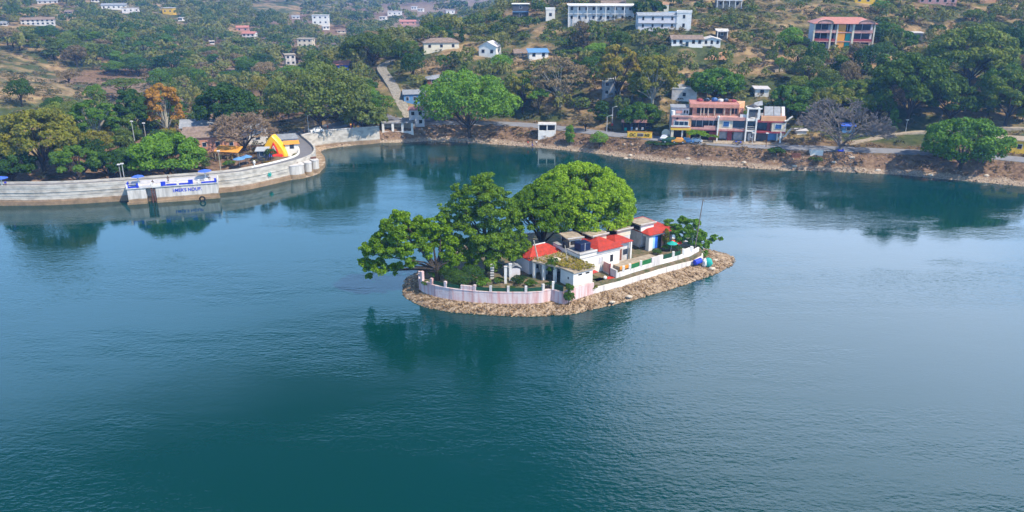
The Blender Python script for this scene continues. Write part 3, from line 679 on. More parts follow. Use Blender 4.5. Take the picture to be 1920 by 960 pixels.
# right stretch
right = WF[11:]
iw3 = empty('retaining_wall', (*WF[14], 1), 0, 'white plastered wall with green grille panels along the right half of the island', 'wall')
wb(strip(right + WB[:5], .6, [2.0] * 2 + [1.9] * 3 + [1.7] * (len(right) - 5) + [2.4] * 5, 0, -.5), 'plinth', 'islwall_white', iw3)
up = offs(right[1:], -.9); wb(strip(up, 1.5, 3.15, 0, -.3), 'wall', 'islwall_white', iw3)
wb(strip([up[0], (up[0][0] - 2.6, up[0][1] + 4.5)], 1.5, 3.7, 0, -.3), 'return_wall', 'offwhite', iw3)
def upt(px):
    L = [proj((*p, 3.2)) for p in up]
    for i in range(len(up) - 1):
        if L[i][0] <= px <= L[i + 1][0]: return Vector(up[i]).lerp(Vector(up[i + 1]), (px - L[i][0]) / (L[i + 1][0] - L[i][0]))
    return Vector(up[-1] if px > 1200 else up[0])
for a, b, m_ in ((1183, 1199, 'green'), (1204, 1221, 'green'), (1244.5, 1260, 'darkgreen'), (1265, 1277, 'darkgreen')):
    wb(strip([tuple(upt(a)), tuple(upt(b))], 3.15, 3.95, -.10, -.2), 'railing_panel', m_, iw3)
wb(strip([tuple(upt(1222)), tuple(upt(1243))], 3.15, 4.05, 0, -.3), 'solid_panel', 'islwall_white', iw3)
for px in (1169, 1181, 1201.5, 1262.5, 1281, 1296):
    q = upt(px); MBx = MB().box(q.x - .2, q.x + .2, q.y - .05, q.y + .35, 3.15, 4.1); wb(MBx, 'post', 'white', iw3)
wb(strip([tuple(upt(1281)), tuple(upt(1300))], 3.15, 3.9, 0, -.3), 'solid_panel', 'islwall_white', iw3)
# ------- buildings on the island: common frame turned 33 degrees
IA = R(33); IO = Vector((9.9, 119.9, 0))
def I(u, v, z=0): return (IO.x + u * math.cos(IA) - v * math.sin(IA), IO.y + u * math.sin(IA) + v * math.cos(IA), z)
def ie(name, u, v, z, label, cat): return empty(name, I(u, v, z), IA, label, cat)
# front block + overgrown flat roof
b1 = ie('pump_house', 0, 0, 1, 'tall white box house with two slit vents at the kink of the island wall', 'building')
MB().prism([(0, 0), (3.95, 0), (3.95, 3.5), (0, 3.5)], -.4, 4.0).build('wall', M['white'], b1)
for x in (1.0, 2.5): MB().box(x, x + .75, -.03, .1, 3.45, 3.7).build('vent', M['darkin'], b1)
MB().box(-.04, .1, 1.2, 1.5, 2.6, 3.0).build('vent', M['darkin'], b1)
MB().prism([(-.5, 2.8), (-.12, -.2), (4.2, -.2), (4.3, 3.45), (3.9, 3.62), (-.8, 3.62)], 4.0, 4.25).build('roof', M['beige'], b1)
vb = ie('veranda_house', -2.5, 7.5, 2.35, 'open white veranda under a flat roof overgrown with creepers', 'building')
def L2(p): # island frame -> veranda local
    return (p[0] + 2.5, p[1] - 7.5)
MB().prism([L2(p) for p in [(-2.9, 7.7), (-.9, 3.66), (4.2, 3.66), (4.2, 8.8), (-1, 9.2)]], 2.7, 3.0).build('roof', M['beige'], vb)
for p in [(-2.5, 7.5), (-.7, 4.1), (-1.7, 5.9)]:
    a, b = L2(p); MB().box(a - .22, a + .22, b - .22, b + .22, -.3, 2.7).build('column', M['white'], vb)
a, b = L2((-.4, 7.6)); MB().box(a, a + 4.4, b, b + 1.2, -.3, 2.69).build('back_wall', M['lav'], vb)
MB().box(a + .8, a + 1.9, b - .04, b + .1, 0, 2.0).build('door', M['darkin'], vb); MB().box(a + 2.4, a + 3.6, b - .04, b + .1, .9, 1.9).build('window', M['glass'], vb)
MB().box(*[2.2, 3.6], -2.6, -1.4, 3.0, 3.45).build('roof_box', M['cream'], vb)
A_ = ie('pavilion', -2.4, 8.9, 2.35, 'pavilion with a red hipped roof beside the big island trees', 'building')
MB().box(0, 6.2, .3, 4.2, -.3, 2.75).build('wall', M['lav'], A_)
hip(-.5, 7.2, -.4, 4.8, 2.75, 1.5).build('roof', M['redroof'], A_); MB().tube((2.1, 2.2, 4.3), (4.6, 2.2, 4.3), .12).build('ridge', M['offwhite'], A_)
for x in (0.9, 3.0): MB().box(x, x + 1, .25, .35, .8, 1.9).build('window', M['darkin'], A_)
B_ = ie('main_house', 4.1, 3.7, 2.35, 'long white island house with a red hipped roof and plain front wall', 'building')
MB().box(0, 8.7, 0, 7.6, -.4, 3.8).build('wall', M['white'], B_)
hip(3.7, 9.1, -.4, 6.8, 3.8, 1.25).build('roof', M['redroof'], B_)
MB().box(-.1, 3.66, -.1, 7.6, 3.8, 3.95).build('flat_roof', M['grey'], B_)
MB().box(-.1, 3.64, -.1, .1, 3.95, 4.2).build('parapet', M['offwhite'], B_)
f = MB().box(4.1, 4.75, -.05, .05, 1.5, 2.7).build('window', M['offwhite'], B_); MB().box(4.17, 4.68, -.08, -.04, 1.6, 2.6).build('pane', M['lav'], f); MB().box(4.8, 5.4, -.12, -.02, 1.55, 2.65).build('shutter', M['white'], f)
MB().box(-.08, 8.78, -.12, -.002, 3.2, 3.34).build('moulding', M['offwhite'], B_)
MB().box(6.6, 7.2, -.05, .05, 1.4, 2.6).build('window', M['darkin'], B_)
C_ = ie('side_house', 13.0, 4.7, 2.6, 'small red roofed annexe between the long house and the blue door house', 'building')
MB().box(0, 3.5, .9, 4.6, -.4, 3.3).build('wall', M['offwhite'], C_)
hip(-.3, 3.9, .2, 4.9, 3.35, .9).build('roof', M['redroof'], C_)
for x, y in ((3.4, .3), (.1, .3)): MB().box(x, x + .3, y, y + .3, -.4, 3.34).build('column', M['white'], C_)
MB().box(.6, 1.9, .86, 1.0, 0, 2.1).build('door', M['brick'], C_); MB().box(2.2, 3.2, .86, 1.0, .9, 1.9).build('window', M['glass'], C_)
D_ = ie('shrine_house', 22.5, 6.9, 2.6, 'white island house with red roof and bright blue door at its front corner', 'building')
MB().box(0, 5.6, 2.6, 8.5, -.4, 2.9).build('wall', M['offwhite'], D_)
MB().box(0, .95, 0, .35, -.4, 2.9).build('corner_wall', M['white'], D_); MB().box(0, .35, .35, .9, -.4, 2.9).build('return_wall', M['white'], D_)
MB().box(0, .35, 2.3, 2.6, -.4, 2.9).build('pier', M['lav'], D_); MB().box(0, 5.6, 0, .35, 2.45, 2.9).build('lintel', M['white'], D_); MB().box(0, .34, .36, 2.6, 2.3, 2.9).build('lintel', M['white'], D_)
MB().box(.97, 1.55, .1, .22, 0, 2.4).build('door_leaf', mat('sky_blue_paint', (.35, .60, .85), .5), D_); MB().box(1.57, 2.2, .12, .24, 0, 2.4).build('door_leaf', mat('royal_blue_paint', (.03, .14, .62), .5), D_)
MB().box(2.22, 3.1, .14, .26, 0, 2.4).build('door_leaf', M['glass'], D_)
for x, m_ in ((3.2, 'orange'), (3.9, 'brick'), (4.5, 'brick'), (5.2, 'white')): MB().box(x, x + .4, -.1, .3, -.4, 2.44).build('pillar', M[m_ if m_ != 'orange' else 'terra'], D_)
hip(-.5, 6.4, -.5, 9.0, 2.9, 1.2, 3.0).build('roof', M['redroof'], D_)
MB().box(5.9, 6.3, 1.5, 8, -.4, 2.8).build('side_panel', M['orange'], D_)
# four concrete light monitors on the roofs
for i, (u, v, zb, wid) in enumerate(((5.3, 8.5, 6.2, 2.6), (9.6, 7.2, 6.25, 3.1), (15.6, 7.8, 6.0, 3.2), (21.9, 8.6, 5.75, 3.2))):
    lab = ['nearest of the roof boxes, white slatted with a leaning top, above the water tank', 'second roof box from the left, beige slab with dark side opening', 'third roof box from the left, beige slab behind the small annexe roof', 'rightmost white roof box standing against the blue door house roof'][i]
    e = ie('roof_monitor', u, v, zb, lab, 'roof box'); e['group'] = 'raised light boxes on the island roofs'
    if i == 0: e.rotation_euler.z = R(22)
    MB().box(.25, wid - .1, .1, 3.0, -2.6, .0).build('support_wall', M['offwhite'], e)
    MB().box(.05, wid - .05, .05, 3.1, 0, 1.15).build('wall', M['white' if i in (0, 3) else 'cream'], e)
    MB().box(-.02, .1, .35, 2.8, .15, .95).build('opening', M['darkin'], e)
    if i == 0: MB().box(.4, wid - .4, -.01, .1, .1, .8).build('opening', M['darkin'], e)
    MB().box(-.3, wid + .3, -.3, 3.4, 1.15, 1.33).build('roof', M['beige'], e, .03)
    MB().box(-.28, wid + .28, -.32, -.2, 1.34, 1.5).build('kerb', M['offwhite'], e)
wt = ie('water_tank', 5.1, 5.0, 6.35, 'dark blue water tank wrapped in sheet on the flat roof beside the red hip', 'tank')
MB().box(-.2, 2.0, -.4, 1.4, -.05, 1.35).build('tank', mat('navy_tarp', (.01, .02, .07), .5), wt, .08); MB().tube((.7, -.45, -.1), (.7, -.45, 1.4), .05).build('strap', M['lav'], wt)
wt2 = ie('dark_tank', 4.4, 8.0, 6.35, 'low black tank under the leaning roof box', 'tank'); MB().tube((0, 0, -.05), (0, 0, 1.1), .6, .6, 12).build('tank', M['darkin'], wt2); MB().cone((0, 0, 1.1), .6, .25, 12).build('lid', M['darkin'], wt2)
# landing with red slabs
ld = ie('landing', 5.0, .2, 1.6, 'low white landing with red seat slabs between the box house and the right wall', 'landing')
MB().box(0, 4.2, 0, 3.0, -.8, .6).build('base', M['white'], ld); MB().box(.2, 1.9, .2, 1.4, .6, .75).build('red_slab', M['redpaint'], ld); MB().box(2.4, 4.0, -.1, .8, .65, .8).build('red_slab', M['redpaint'], ld)
MB().box(.3, 1.8, 1.9, 2.8, 1.5, 1.65).build('red_slab', M['redpaint'], ld); MB().box(.4, .55, 2.0, 2.7, .6, 1.5).build('support', M['darkgrey'], ld); MB().ball((2.2, .5, .95), .35, .35, .3).build('urn', M['white'], ld)
gt = ie('gate', 8.9, 1.6, 2.6, 'dusty pink gate leaf leaning at the end of the white right wall', 'gate'); MB().box(0, .08, 0, 1.7, 0, 1.7).build('leaf', M['pink'], gt); MB().box(-.05, .13, -.1, 0, -.3, 1.8).build('frame', M['maroon'], gt)
# ground planting beds behind the right wall
pb = ie('planting_bed', 11.5, 1.9, 2.3, 'raised earth bed with orange edging behind the green grilles', 'planter'); MB().box(0, 9, .2, 2.4, 0, .75).build('bed', M['beige'], pb); MB().box(0, 6.5, .0, .2, .3, .85).build('edging', M['orange'], pb)
# small shelter left of the pavilion and its posts
sh = empty('shelter', P(966, 520, 2.35), R(20), 'small grey hooded shelter between white posts in the island garden', 'shelter')
MB().box(-.9, .9, 0, 1.6, 0, 1.6).build('wall', M['lav'], sh); gable(-1.1, 1.1, -.2, 1.8, 1.6, .6, 'y').build('roof', M['greyroof'], sh)
for px, py in ((948, 531), (957, 526)):
    e = empty('garden_post', P(px, py, 2.35), 0, 'stout white garden post, %s of the two by the grey shelter' % ('left' if px == 948 else 'right'), 'post'); MB().box(-.22, .22, -.22, .22, 0, 2.9).build('shaft', M['white'], e); MB().box(-.27, .27, -.27, .27, 2.9, 3.0).build('cap', M['offwhite'], e)
# striped ladder-like post
e = empty('striped_post', P(923, 522, 2.35), 0, 'white post banded with dark rungs below the tall island tree', 'post')
MB().box(-.3, .3, -.2, .2, 0, 2.6).build('shaft', M['white'], e)
for k in range(5): MB().box(-.33, .33, -.23, .23, .35 + k * .45, .5 + k * .45).build('band', M['darkgrey'], e)
# poles
def pole(name, a, b, r0, label, m='darkgrey', arm=None):
    e = empty(name, a, 0, label, 'pole'); v = Vector(b) - Vector(a); MB().tube((0, 0, -.2), v, r0, r0 * .7, 6).build('shaft', M[m], e)
    if arm: MB().tube(v, v + Vector(arm), .05, .04, 5).build('arm', M[m], e)
    return e
q = P(1302, 470, 2.4); pole('mast', q, q + Vector((.9, .4, 9.6)), .11, 'thin dark mast leaning above the tree at the right tip of the island', 'barkgrey', (.4, 0, -.3))
q = P(1017, 520, 2.4); pole('leaning_pole', q, q + Vector((-1.5, .5, 6.4)), .13, 'pale bare pole leaning left across the red pavilion roof', 'barkpale')
q = Vector(I(2.2, 4.5, 5.3)); pole('leaning_pole', q, q + Vector((-.5, .6, 2.6)), .09, 'short pale pole standing on the overgrown flat roof', 'barkpale')
q = P(1297, 468, 2.4); pole('short_pole', q, q + Vector((0.1, 0, 4.2)), .09, 'short pale pole half hidden in the tree at the island tip', 'barkpale')
# colourful clutter at the right tip
e = empty('garden_parasol', I(25.8, 4.6, 2.4), 0, 'teal parasol leaning beside the blue door house', 'parasol'); MB().tube((0, 0, 0), (.2, 0, 1.6), .05).build('pole', M['metal'], e); MB().cone((.2, 0, 1.5), 1.0, .55, 12, .1).build('canopy', M['teal'], e)
e = empty('garden_canopy', I(27.5, 5.2, 2.4), R(20), 'orange red fabric canopy beside the teal parasol', 'canopy'); gable(-.9, .9, -.7, .7, 1.1, .45).build('cloth', M['infr'], e)
for x in (-.7, .7): MB().tube((x, 0, 0), (x, 0, 1.4), .05).build('pole', M['white'], e)
e = empty('barrel', P(1308, 492, 1.6), R(30), 'blue plastic drum lying under the tree at the island tip', 'barrel'); MB().tube((-.7, 0, .1), (.7, 0, .25), .5, .5, 12).build('body', M['bluepaint'], e); MB().tube((.7, 0, .25), (.75, 0, .255), .52, .52, 12).build('rim', M['darkgrey'], e)
e = empty('tarpaulin', P(1327, 497, 1.0), R(-15), 'crumpled turquoise and white tarpaulin on the stones at the island tip', 'tarpaulin')
mb = MB().ball((0, 0, .55), .8, .6, .9, 9, 7); rr = random.Random(4); mb.v = [(x * rr.uniform(.75, 1.2), y * rr.uniform(.75, 1.2), z) for x, y, z in mb.v]; mb.build('sheet', M['teal'], e)
mb = MB().ball((-.55, -.2, .5), .5, .5, .8, 8, 6); mb.v = [(x * rr.uniform(.8, 1.2), y, z) for x, y, z in mb.v]; mb.build('white_sheet', M['white'], e)
for px, py, s_, lb in ((1335, 503, .5, 'pale boulder on the right tip of the island shore'), (1180, 556, .45, 'cream boulder on the rubble below the white island wall'), (1148, 566, .4, 'flat beige boulder at the waterline right of the small shore tree'), (1340, 488, .45, 'bleached slab stone near the turquoise tarpaulin')):
    q = P(px, py, .6); o = MB().ball((0, 0, 0), s_ * 1.3, s_, s_ * .6, 7, 5); rr = random.Random(px); o.v = [(x * rr.uniform(.8, 1.2), y * rr.uniform(.8, 1.2), z * rr.uniform(.7, 1.1)) for x, y, z in o.v]
    o = o.build('boulder', mat('pale_stone', (.55, .46, .36), .9)); o.location = q; tag(o, lb, 'stone')
# small steps of stone by the wall foot are left to the rubble; garden boulders
# ------- island trees
def hero(name, loc, label, blobs, n, leaf, mk, seed, limbpts=None, r0=.3, bark='bark', fill=.15, cull=.82, flat=.55):
    r = np.random.RandomState(seed); e = empty(name, loc, 0, label, 'tree')
    p, d, tone = blobleaves(blobs, n, r, cull=cull, fill=fill); c_, f_, t_ = leafverts(p, d, leaf, tone, r, flat)
    link('crown', npmesh('crown', c_, f_, M[mk], t_), e)
    mb = MB(); rr = random.Random(seed); top = max(b[2] for b in blobs)
    tz = top * .22; mb.tube((0, 0, -.4), (0, 0, tz), r0 * 1.4, r0, 8)
    for b in (limbpts or [blobs[i] for i in range(0, len(blobs), max(1, len(blobs) // 14))]):
        c = Vector(b[:3]); m1 = Vector((c.x * .35 + rr.uniform(-.3, .3), c.y * .35, tz + (c.z - tz) * .4)); m2 = m1.lerp(c, .6) + Vector((rr.uniform(-.3, .3), rr.uniform(-.3, .3), rr.uniform(-.2, .3)))
        mb.tube((0, 0, tz * rr.uniform(.5, 1)), m1, r0 * .6, r0 * .4, 6); mb.tube(m1, m2, r0 * .4, r0 * .22, 5); mb.tube(m2, c, r0 * .22, r0 * .06, 4)
        for _ in range(2): mb.tube(m2, c + Vector((rr.uniform(-1, 1), rr.uniform(-1, 1), rr.uniform(-.4, .6))) * b[3], r0 * .14, r0 * .03, 3)
    mb.build('trunk', M[bark], e); return e
def pxblobs(base, items, seed, sub=5, fl=.7):
    """clumps from picture circles (px, py, radius px, distance offset): each becomes a cluster round a 3-D centre"""
    rr = random.Random(seed); out = []
    for px, py, rp, dy in items:
        c = D(px, py, base.y + dy); s = proj(c)[2]; Rm = rp / s
        for k in range(sub):
            v = Vector((rr.gauss(0, 1), rr.gauss(0, 1), rr.gauss(0, .8))); v = v.normalized() * Rm * rr.uniform(.35, .8) if v.length else v
            out.append((*(c - base + v), Rm * rr.uniform(.2, .4), fl))
    return out
# T3 great dome behind the houses
bT3 = Vector((12.5, 141.5, 2.4)); rr = random.Random(31); bl = []
for k in range(400):
    a = rr.uniform(0, 6.283); t = math.acos(rr.uniform(-.35, 1)); x = math.sin(t) * math.cos(a) * 9.3; y = math.sin(t) * math.sin(a) * 7.6; z = 7.2 + math.cos(t) * 7.6 * (1 - .10 * (x / 9) ** 2)
    if x < -4 and z > 13.5: z -= 1.0
    bl.append((x, y, z, rr.uniform(.6, 1.25), .85))
for k in range(90):
    a = rr.uniform(0, 6.283); q_ = rr.uniform(.5, .8); bl.append((math.cos(a) * 9 * q_, math.sin(a) * 7.2 * q_, rr.uniform(5.5, 11), rr.uniform(.8, 1.4), .8))
hero('broadleaf_tree', bT3, 'great domed bright green tree rising behind the island houses', bl, 60000, .19, 'lime', 41, r0=.55)
# T3b second dome lower in front, left of the houses
bT4 = Vector((5.5, 136.5, 2.4)); bl = []
for k in range(170):
    a = rr.uniform(0, 6.283); t = math.acos(rr.uniform(-.3, 1)); bl.append((math.sin(t) * math.cos(a) * 5.6, math.sin(t) * math.sin(a) * 4.6, 7.2 + math.cos(t) * 5.2, rr.uniform(.6, 1.1), .85))
hero('broadleaf_tree', bT4, 'rounded bright green tree in front of the great dome, above the red pavilion', bl, 27000, .19, 'lime', 42, r0=.4)
# T2 tall layered tree
bT2 = Vector((-4.2, 128.5, 2.4)); it = [(905, 338, 24, 0), (885, 352, 22, -1), (925, 358, 24, 1), (855, 352, 12, 0), (862, 375, 26, -1), (905, 378, 30, 0), (945, 378, 24, 1), (838, 392, 20, 0), (875, 402, 32, 1), (925, 405, 34, -1), (960, 402, 22, 0), (850, 424, 28, 0), (895, 432, 34, -1), (940, 432, 32, 0), (972, 442, 20, 1), (985, 462, 16, -1), (870, 458, 30, 0), (915, 462, 34, -2), (955, 466, 26, -1), (965, 478, 18, -2), (885, 486, 26, -1), (925, 490, 24, -2)]
hero('tall_tree', bT2, 'tall layered olive green tree with dark central stem left of the dome', pxblobs(bT2, it, 5, 20, .6), 46000, .17, 'island_mid', 43, r0=.38, fill=.3, cull=.6, flat=.8)
MBt = MB().tube((0, 0, 0), (.6, .5, 14.8), .34, .07, 8)
for k in range(16):
    z = 4 + k * .65; a = k * 2.4; MBt.tube((z * .04, z * .03, z), (math.cos(a) * (3.6 - k * .12), math.sin(a) * 2.6, z + 1.0), .09, .03, 4)
o = MBt.build('stem', M['bark'], bpy.data.objects['tall_tree'])
# T1 spreading tree at the left end
bT1 = Vector((-12.4, 123.6, 2.3)); it = [(752, 408, 22, 1), (725, 425, 20, 0), (778, 420, 22, 2), (805, 425, 22, 1), (710, 448, 22, 0), (745, 440, 24, -1), (785, 448, 24, 0), (820, 450, 22, 2), (692, 468, 20, 0), (725, 470, 24, -1), (760, 472, 22, -2), (800, 470, 18, 0), (838, 476, 18, 1), (685, 494, 17, 0), (710, 500, 20, -1), (742, 503, 17, -1), (772, 492, 14, 0), (692, 518, 8, 0), (840, 500, 14, 1), (765, 430, 22, 3), (735, 455, 22, 3), (832, 432, 18, 2), (842, 455, 20, 2), (826, 412, 14, 2), (855, 490, 16, 1)]
hero('spreading_tree', bT1, 'wide leaning bright green tree overhanging the water at the left end of the island', pxblobs(bT1, it, 6, 24, .75), 48000, .17, 'lime', 44, r0=.36, fill=.2, cull=.7, flat=.7)
# T5 low spreading tree at the right tip
bT5 = Vector((33.8, 140.6, 2.3)); it = [(1255, 418, 14, 2), (1280, 415, 14, 2), (1300, 420, 14, 0), (1268, 430, 15, 0), (1292, 436, 18, -1), (1315, 440, 16, 0), (1338, 446, 9, 0), (1352, 447, 5, 0), (1275, 450, 12, -1), (1302, 456, 16, -1), (1325, 458, 10, -1), (1310, 470, 9, -1), (1322, 476, 8, -2)]
hero('spreading_tree', bT5, 'low flat spreading tree at the right tip of the island beside the mast', pxblobs(bT5, it, 7, 16, .6), 18000, .17, 'bright', 45, r0=.3, bark='barkpale', fill=.2, cull=.7, flat=.7)
# small trees and shrubs of the island
def small(px, py, z, h, rad, kind, mk, label, cat='shrub'): return put_tree(P(px, py, z), h, rad, kind, mk, label, cat)
small(1066, 570, 1.0, 3.4, 1.35, 'tall', 'mid', 'small dark leaved tree growing out of the shore at the wall kink', 'tree')
small(1113, 549, 1.0, 2.0, .85, 'shrub', 'yellow', 'yellow green shrub at the foot of the white box house')
for i, (px, py, h, rad, k_, mk, lb) in enumerate([(862, 538, 2.6, 2.2, 'round', 'dark', 'dark green bush behind the solid pink panel of the island wall'), (885, 532, 3.0, 2.4, 'round', 'dark', 'dense dark bush below the tall island tree'), (905, 536, 2.0, 1.7, 'shrub', 'bright', 'light green bush behind the first green panel right of the solid one'),
        (842, 528, 2.4, 2.0, 'round', 'dark', 'dark bush behind the left wall posts'), (935, 530, 1.2, 1.1, 'shrub', 'mid', 'low bush beside the striped post'), (975, 532, 1.8, 1.7, 'shrub', 'dark', 'dark bush before the grey shelter'), (995, 536, 1.4, 1.3, 'shrub', 'mid', 'low bush beside the veranda column'),
        (920, 548, 1.0, .9, 'shrub', 'autumn', 'small orange flowering bush behind the wall'), (1030, 540, 1.6, .9, 'shrub', 'dark', 'dark bush at the white gate post by the wall kink'), (1250, 468, 1.4, 1.2, 'shrub', 'bright', 'light bush below the brown pillars'), (1232, 476, 1.2, 1.2, 'shrub', 'dark', 'dark plants under the blue door'),
        (1270, 470, 1.4, 1.2, 'shrub', 'dark', 'dark plants under the orange canopy'), (820, 520, 2.2, 1.9, 'shrub', 'mid', 'green bush at the foot of the leaning left tree'), (800, 535, 1.1, 1.0, 'shrub', 'dark', 'low dark bush at the leftmost wall post'), (1150, 498, 1.5, .9, 'shrub', 'brownleaf', 'dry twiggy plant by the pink gate leaf'),
        (1205, 500, 1.2, 1.0, 'shrub', 'lime', 'bright green plants behind the second green grille'), (955, 545, 1.2, 1.0, 'shrub', 'dark', 'dark bush behind the middle green panels')]):
    small(px, py, 2.35, h, rad, k_, mk, lb)
# creepers on the flat roof
rn = np.random.RandomState(8); pts = []; 
for k in range(1500):
    if k < 900: u, v = rn.uniform(-2.6, 4.2), rn.uniform(3.4, 8.6)
    else: u, v = rn.uniform(-.4, 4.3), rn.uniform(-.2, 3.6)
    if u < -2.6 + (7.8 - v) * .45: continue
    if rn.rand() < .45 and v > 5: continue
    pts.append(I(u, v, 5.42 + rn.rand() * .25))
pts = np.array(pts); c_, f_, t_ = leafverts(pts, np.tile([0, 0, 1.], (len(pts), 1)), .17, rn.rand(len(pts)), rn, .5)
link('creeper', npmesh('creeper', c_, f_, M['yellow'], t_), kind='stuff', label='yellow green creeper sprawling over the flat veranda roof', cat='creeper')
q = P(1035, 525, 2.4); put_tree(q, 4.6, 1.3, 'loose', 'bright', 'thin pale stemmed tree in front of the veranda', 'tree')
put_tree(Vector(I(25.9, 6.0, 2.6)), 3.6, .9, 'tall', 'yellow', 'thin creeper clad tree at the corner of the blue door house', 'tree')
print('island', time.time() - T0)

# ================================================================== THE DAM
front = smooth_line([(-175, 171), (-160, 173), (-117, 175.5), (-104, 175.7), (-88, 180), (-67, 187), (-62.8, 190.8), (-56.5, 198.5), (-52.6, 206), (-52.6, 211), (-54.2, 216.6), (-56.8, 222), (-60.5, 228.9)], 2)
def crest(L, dz=0): return [3.9 + .65 * min(1, max(0, (p[1] - 203) / 22)) + dz for p in L]
dm = empty('dam', (-88, 182, 0), 0, 'long curved white dam with road along its crest and a brown tide line', 'dam')
wb(strip(front, -2.5, crest(front), 0, -4.4), 'wall', 'dam', dm); wb(strip(front, -2.5, .95, .45, .0), 'lower_step', 'dam', dm); wb(strip(front, .9, 1.35, .2, .0), 'upper_step', 'dam', dm)
wb(strip(front, crest(front, -.05), crest(front, .65), .06, -.4), 'parapet', 'dam', dm); wb(strip(front, 2.9, 3.02, .12, -.1), 'string_course', 'dam', dm); wb(strip(front, 2.15, 2.22, .07, -.1), 'string_course', 'dam', dm)
wb(strip(front[-26:], crest(front[-26:], -.05), crest(front[-26:], .45), -4.1, -4.42), 'inner_parapet', 'white', dm); wb(strip(front[:-25], crest(front[:-25], -.05), crest(front[:-25], .5), -4.05, -4.4), 'inner_parapet', 'dam', dm)
fr2 = front + [(-63, 234), (-66, 242)]; rl = strip(fr2, crest(fr2, .01), crest(fr2, .06), -.41, -4.04); wb(rl, 'road', 'asphalt', dm)
# wide bend of the dam road
bend = [(-61.5, 199.2), (-58.0, 203.8), (-56.9, 207), (-56.8, 213), (-58.5, 219), (-62, 225), (-66, 232), (-70, 240)]
# low outer walkway round the bend
lw = smooth_line([(-52, 203.5), (-50.3, 209), (-51.4, 216.9), (-54.2, 224), (-57.5, 231.0)]); wb(strip(lw, -2, 1.1, 0, -4.5), 'walkway', 'pierm', dm)
# spillway piers
for i, (px, py, w_) in enumerate(((558.5, 336, 3.9), (580, 331, 1.9), (593.5, 326, 1.9))):
    q = P(px, py, 0); e = empty('spillway_pier', (q.x, q.y + .3, 0), R(30), ['widest', 'middle', 'rightmost'][i] + ' of the three round fronted spillway piers on the dam bend', 'pier', 'spillway piers on the dam bend')
    n_ = 10; pts = [(-w_ / 2 + 0, 4.5)] + [(math.cos(math.pi + math.pi * k / n_) * w_ / 2, .6 + math.sin(math.pi + math.pi * k / n_) * .8) for k in range(n_ + 1)] + [(w_ / 2, 4.5)]
    MB().prism(pts, -2, 3.4).build('shaft', M['pierm'], e); MB().prism([(x * 1.1, y - .12) for x, y in pts], -2, 1.0).build('footing', M['pierm'], e)
    MB().prism([(x * 1.06, y - .06) for x, y in pts], 3.4, 3.6).build('cap', M['offwhite'], e)
    if i != 1: MB().tube((-.7, 2, 3.85), (.7, 2, 3.85), .28, .28, 8).build('hoist', M['rust'], e)
# jetty
ja = Vector((-87.6, 176.0)); jb = Vector((-69.0, 181.6)); jd = (jb - ja); JL = jd.length; jr = math.atan2(jd.y, jd.x)
jt = empty('jetty', (*ja, -.35), jr, 'white painted boat jetty with bright blue railings built against the dam', 'jetty')
MB().box(0, 3.9, 0, 7, -2, 3.95).build('left_block', M['pierm'], jt); MB().box(3.9, 6.0, 1.6, 7, -2, 3.94).build('stair_recess', M['pierm'], jt); MB().box(6.0, JL, 0, 7, -2, 3.95).build('right_block', M['pierm'], jt)
MB().box(-.3, 3.9, -.35, 0, -2, .9).build('footing', M['pierm'], jt); MB().box(6.0, JL + .3, -.35, 0, -2, .9).build('footing', M['pierm'], jt)
MB().box(-.2, JL + .2, -.2, 7, 3.96, 4.2).build('deck', M['offwhite'], jt); MB().box(5.0, 5.25, -.1, .1, -1.5, 3.9).build('pile', M['rust'], jt); MB().box(5.6, 5.8, .1, .3, -1.5, 3.9).build('pile', M['rust'], jt)
for k in range(8): MB().tube((5.1, .0, .3 + k * .45), (5.7, .2, .3 + k * .45), .05).build('rung', M['rust'], jt)
for x0, x1, m_ in ((0, .5, 'bluepaint'), (.5, 2.6, 'bluepaint'), (2.7, 5.3, 'lav'), (5.5, 7.4, 'white'), (7.7, 8.3, 'bluepaint'), (8.4, 10.6, 'bluepaint'), (11.2, 13.3, 'bluepaint'), (13.5, 14.2, 'bluepaint'), (16.0, 19.2, 'bluepaint')):
    h0 = .35 if (x1 - x0) > 1 else 1.0; MB().box(x0, x1, -.2, .02, 4.2, 4.2 + h0).build('railing_block', M[m_], jt)
for x in (0.1, 2.3, 5.4, 7.5, 10.9, 13.4, 15.5, 19.1): MB().box(x - .2, x + .2, -.25, .15, 4.2, 5.15).build('post', M['bluepaint' if x in (2.3, 7.5, 13.4, 19.1) else 'white'], jt)
MB().box(0, JL, -.12, .0, 5.0, 5.12).build('rail', M['lav'], jt); MB().box(.2, JL - .2, 3.5, 3.7, 4.2, 4.9).build('back_rail', M['lav'], jt); MB().box(-.2, .0, .05, 3.6, 4.2, 4.9).build('side_rail', M['bluepaint'], jt); MB().box(JL, JL + .2, .05, 3.6, 4.2, 4.9).build('side_rail', M['white'], jt)
def text(s, m, parent, loc, size, rot=(R(90), 0, 0), ext=.02, name='lettering', shear=0, sx=1):
    c = bpy.data.curves.new(name, 'FONT'); c.body = s; c.size = size; c.extrude = ext; c.align_x = 'LEFT'; c.shear = shear; c.offset = .02
    o = bpy.data.objects.new('tmp', c); COL.objects.link(o); dg = bpy.context.evaluated_depsgraph_get(); me = bpy.data.meshes.new_from_object(o.evaluated_get(dg)); bpy.data.objects.remove(o)
    me.materials.clear(); me.materials.append(M[m]); q = bpy.data.objects.new(name, me); COL.objects.link(q); q.parent = parent; q.location = loc; q.rotation_euler = rot; q.scale = (sx, 1, 1); return q
text("I:MER'S NOUP.", 'bluepaint', jt, (9.6, -.03, 2.55), 1.05, sx=.95)
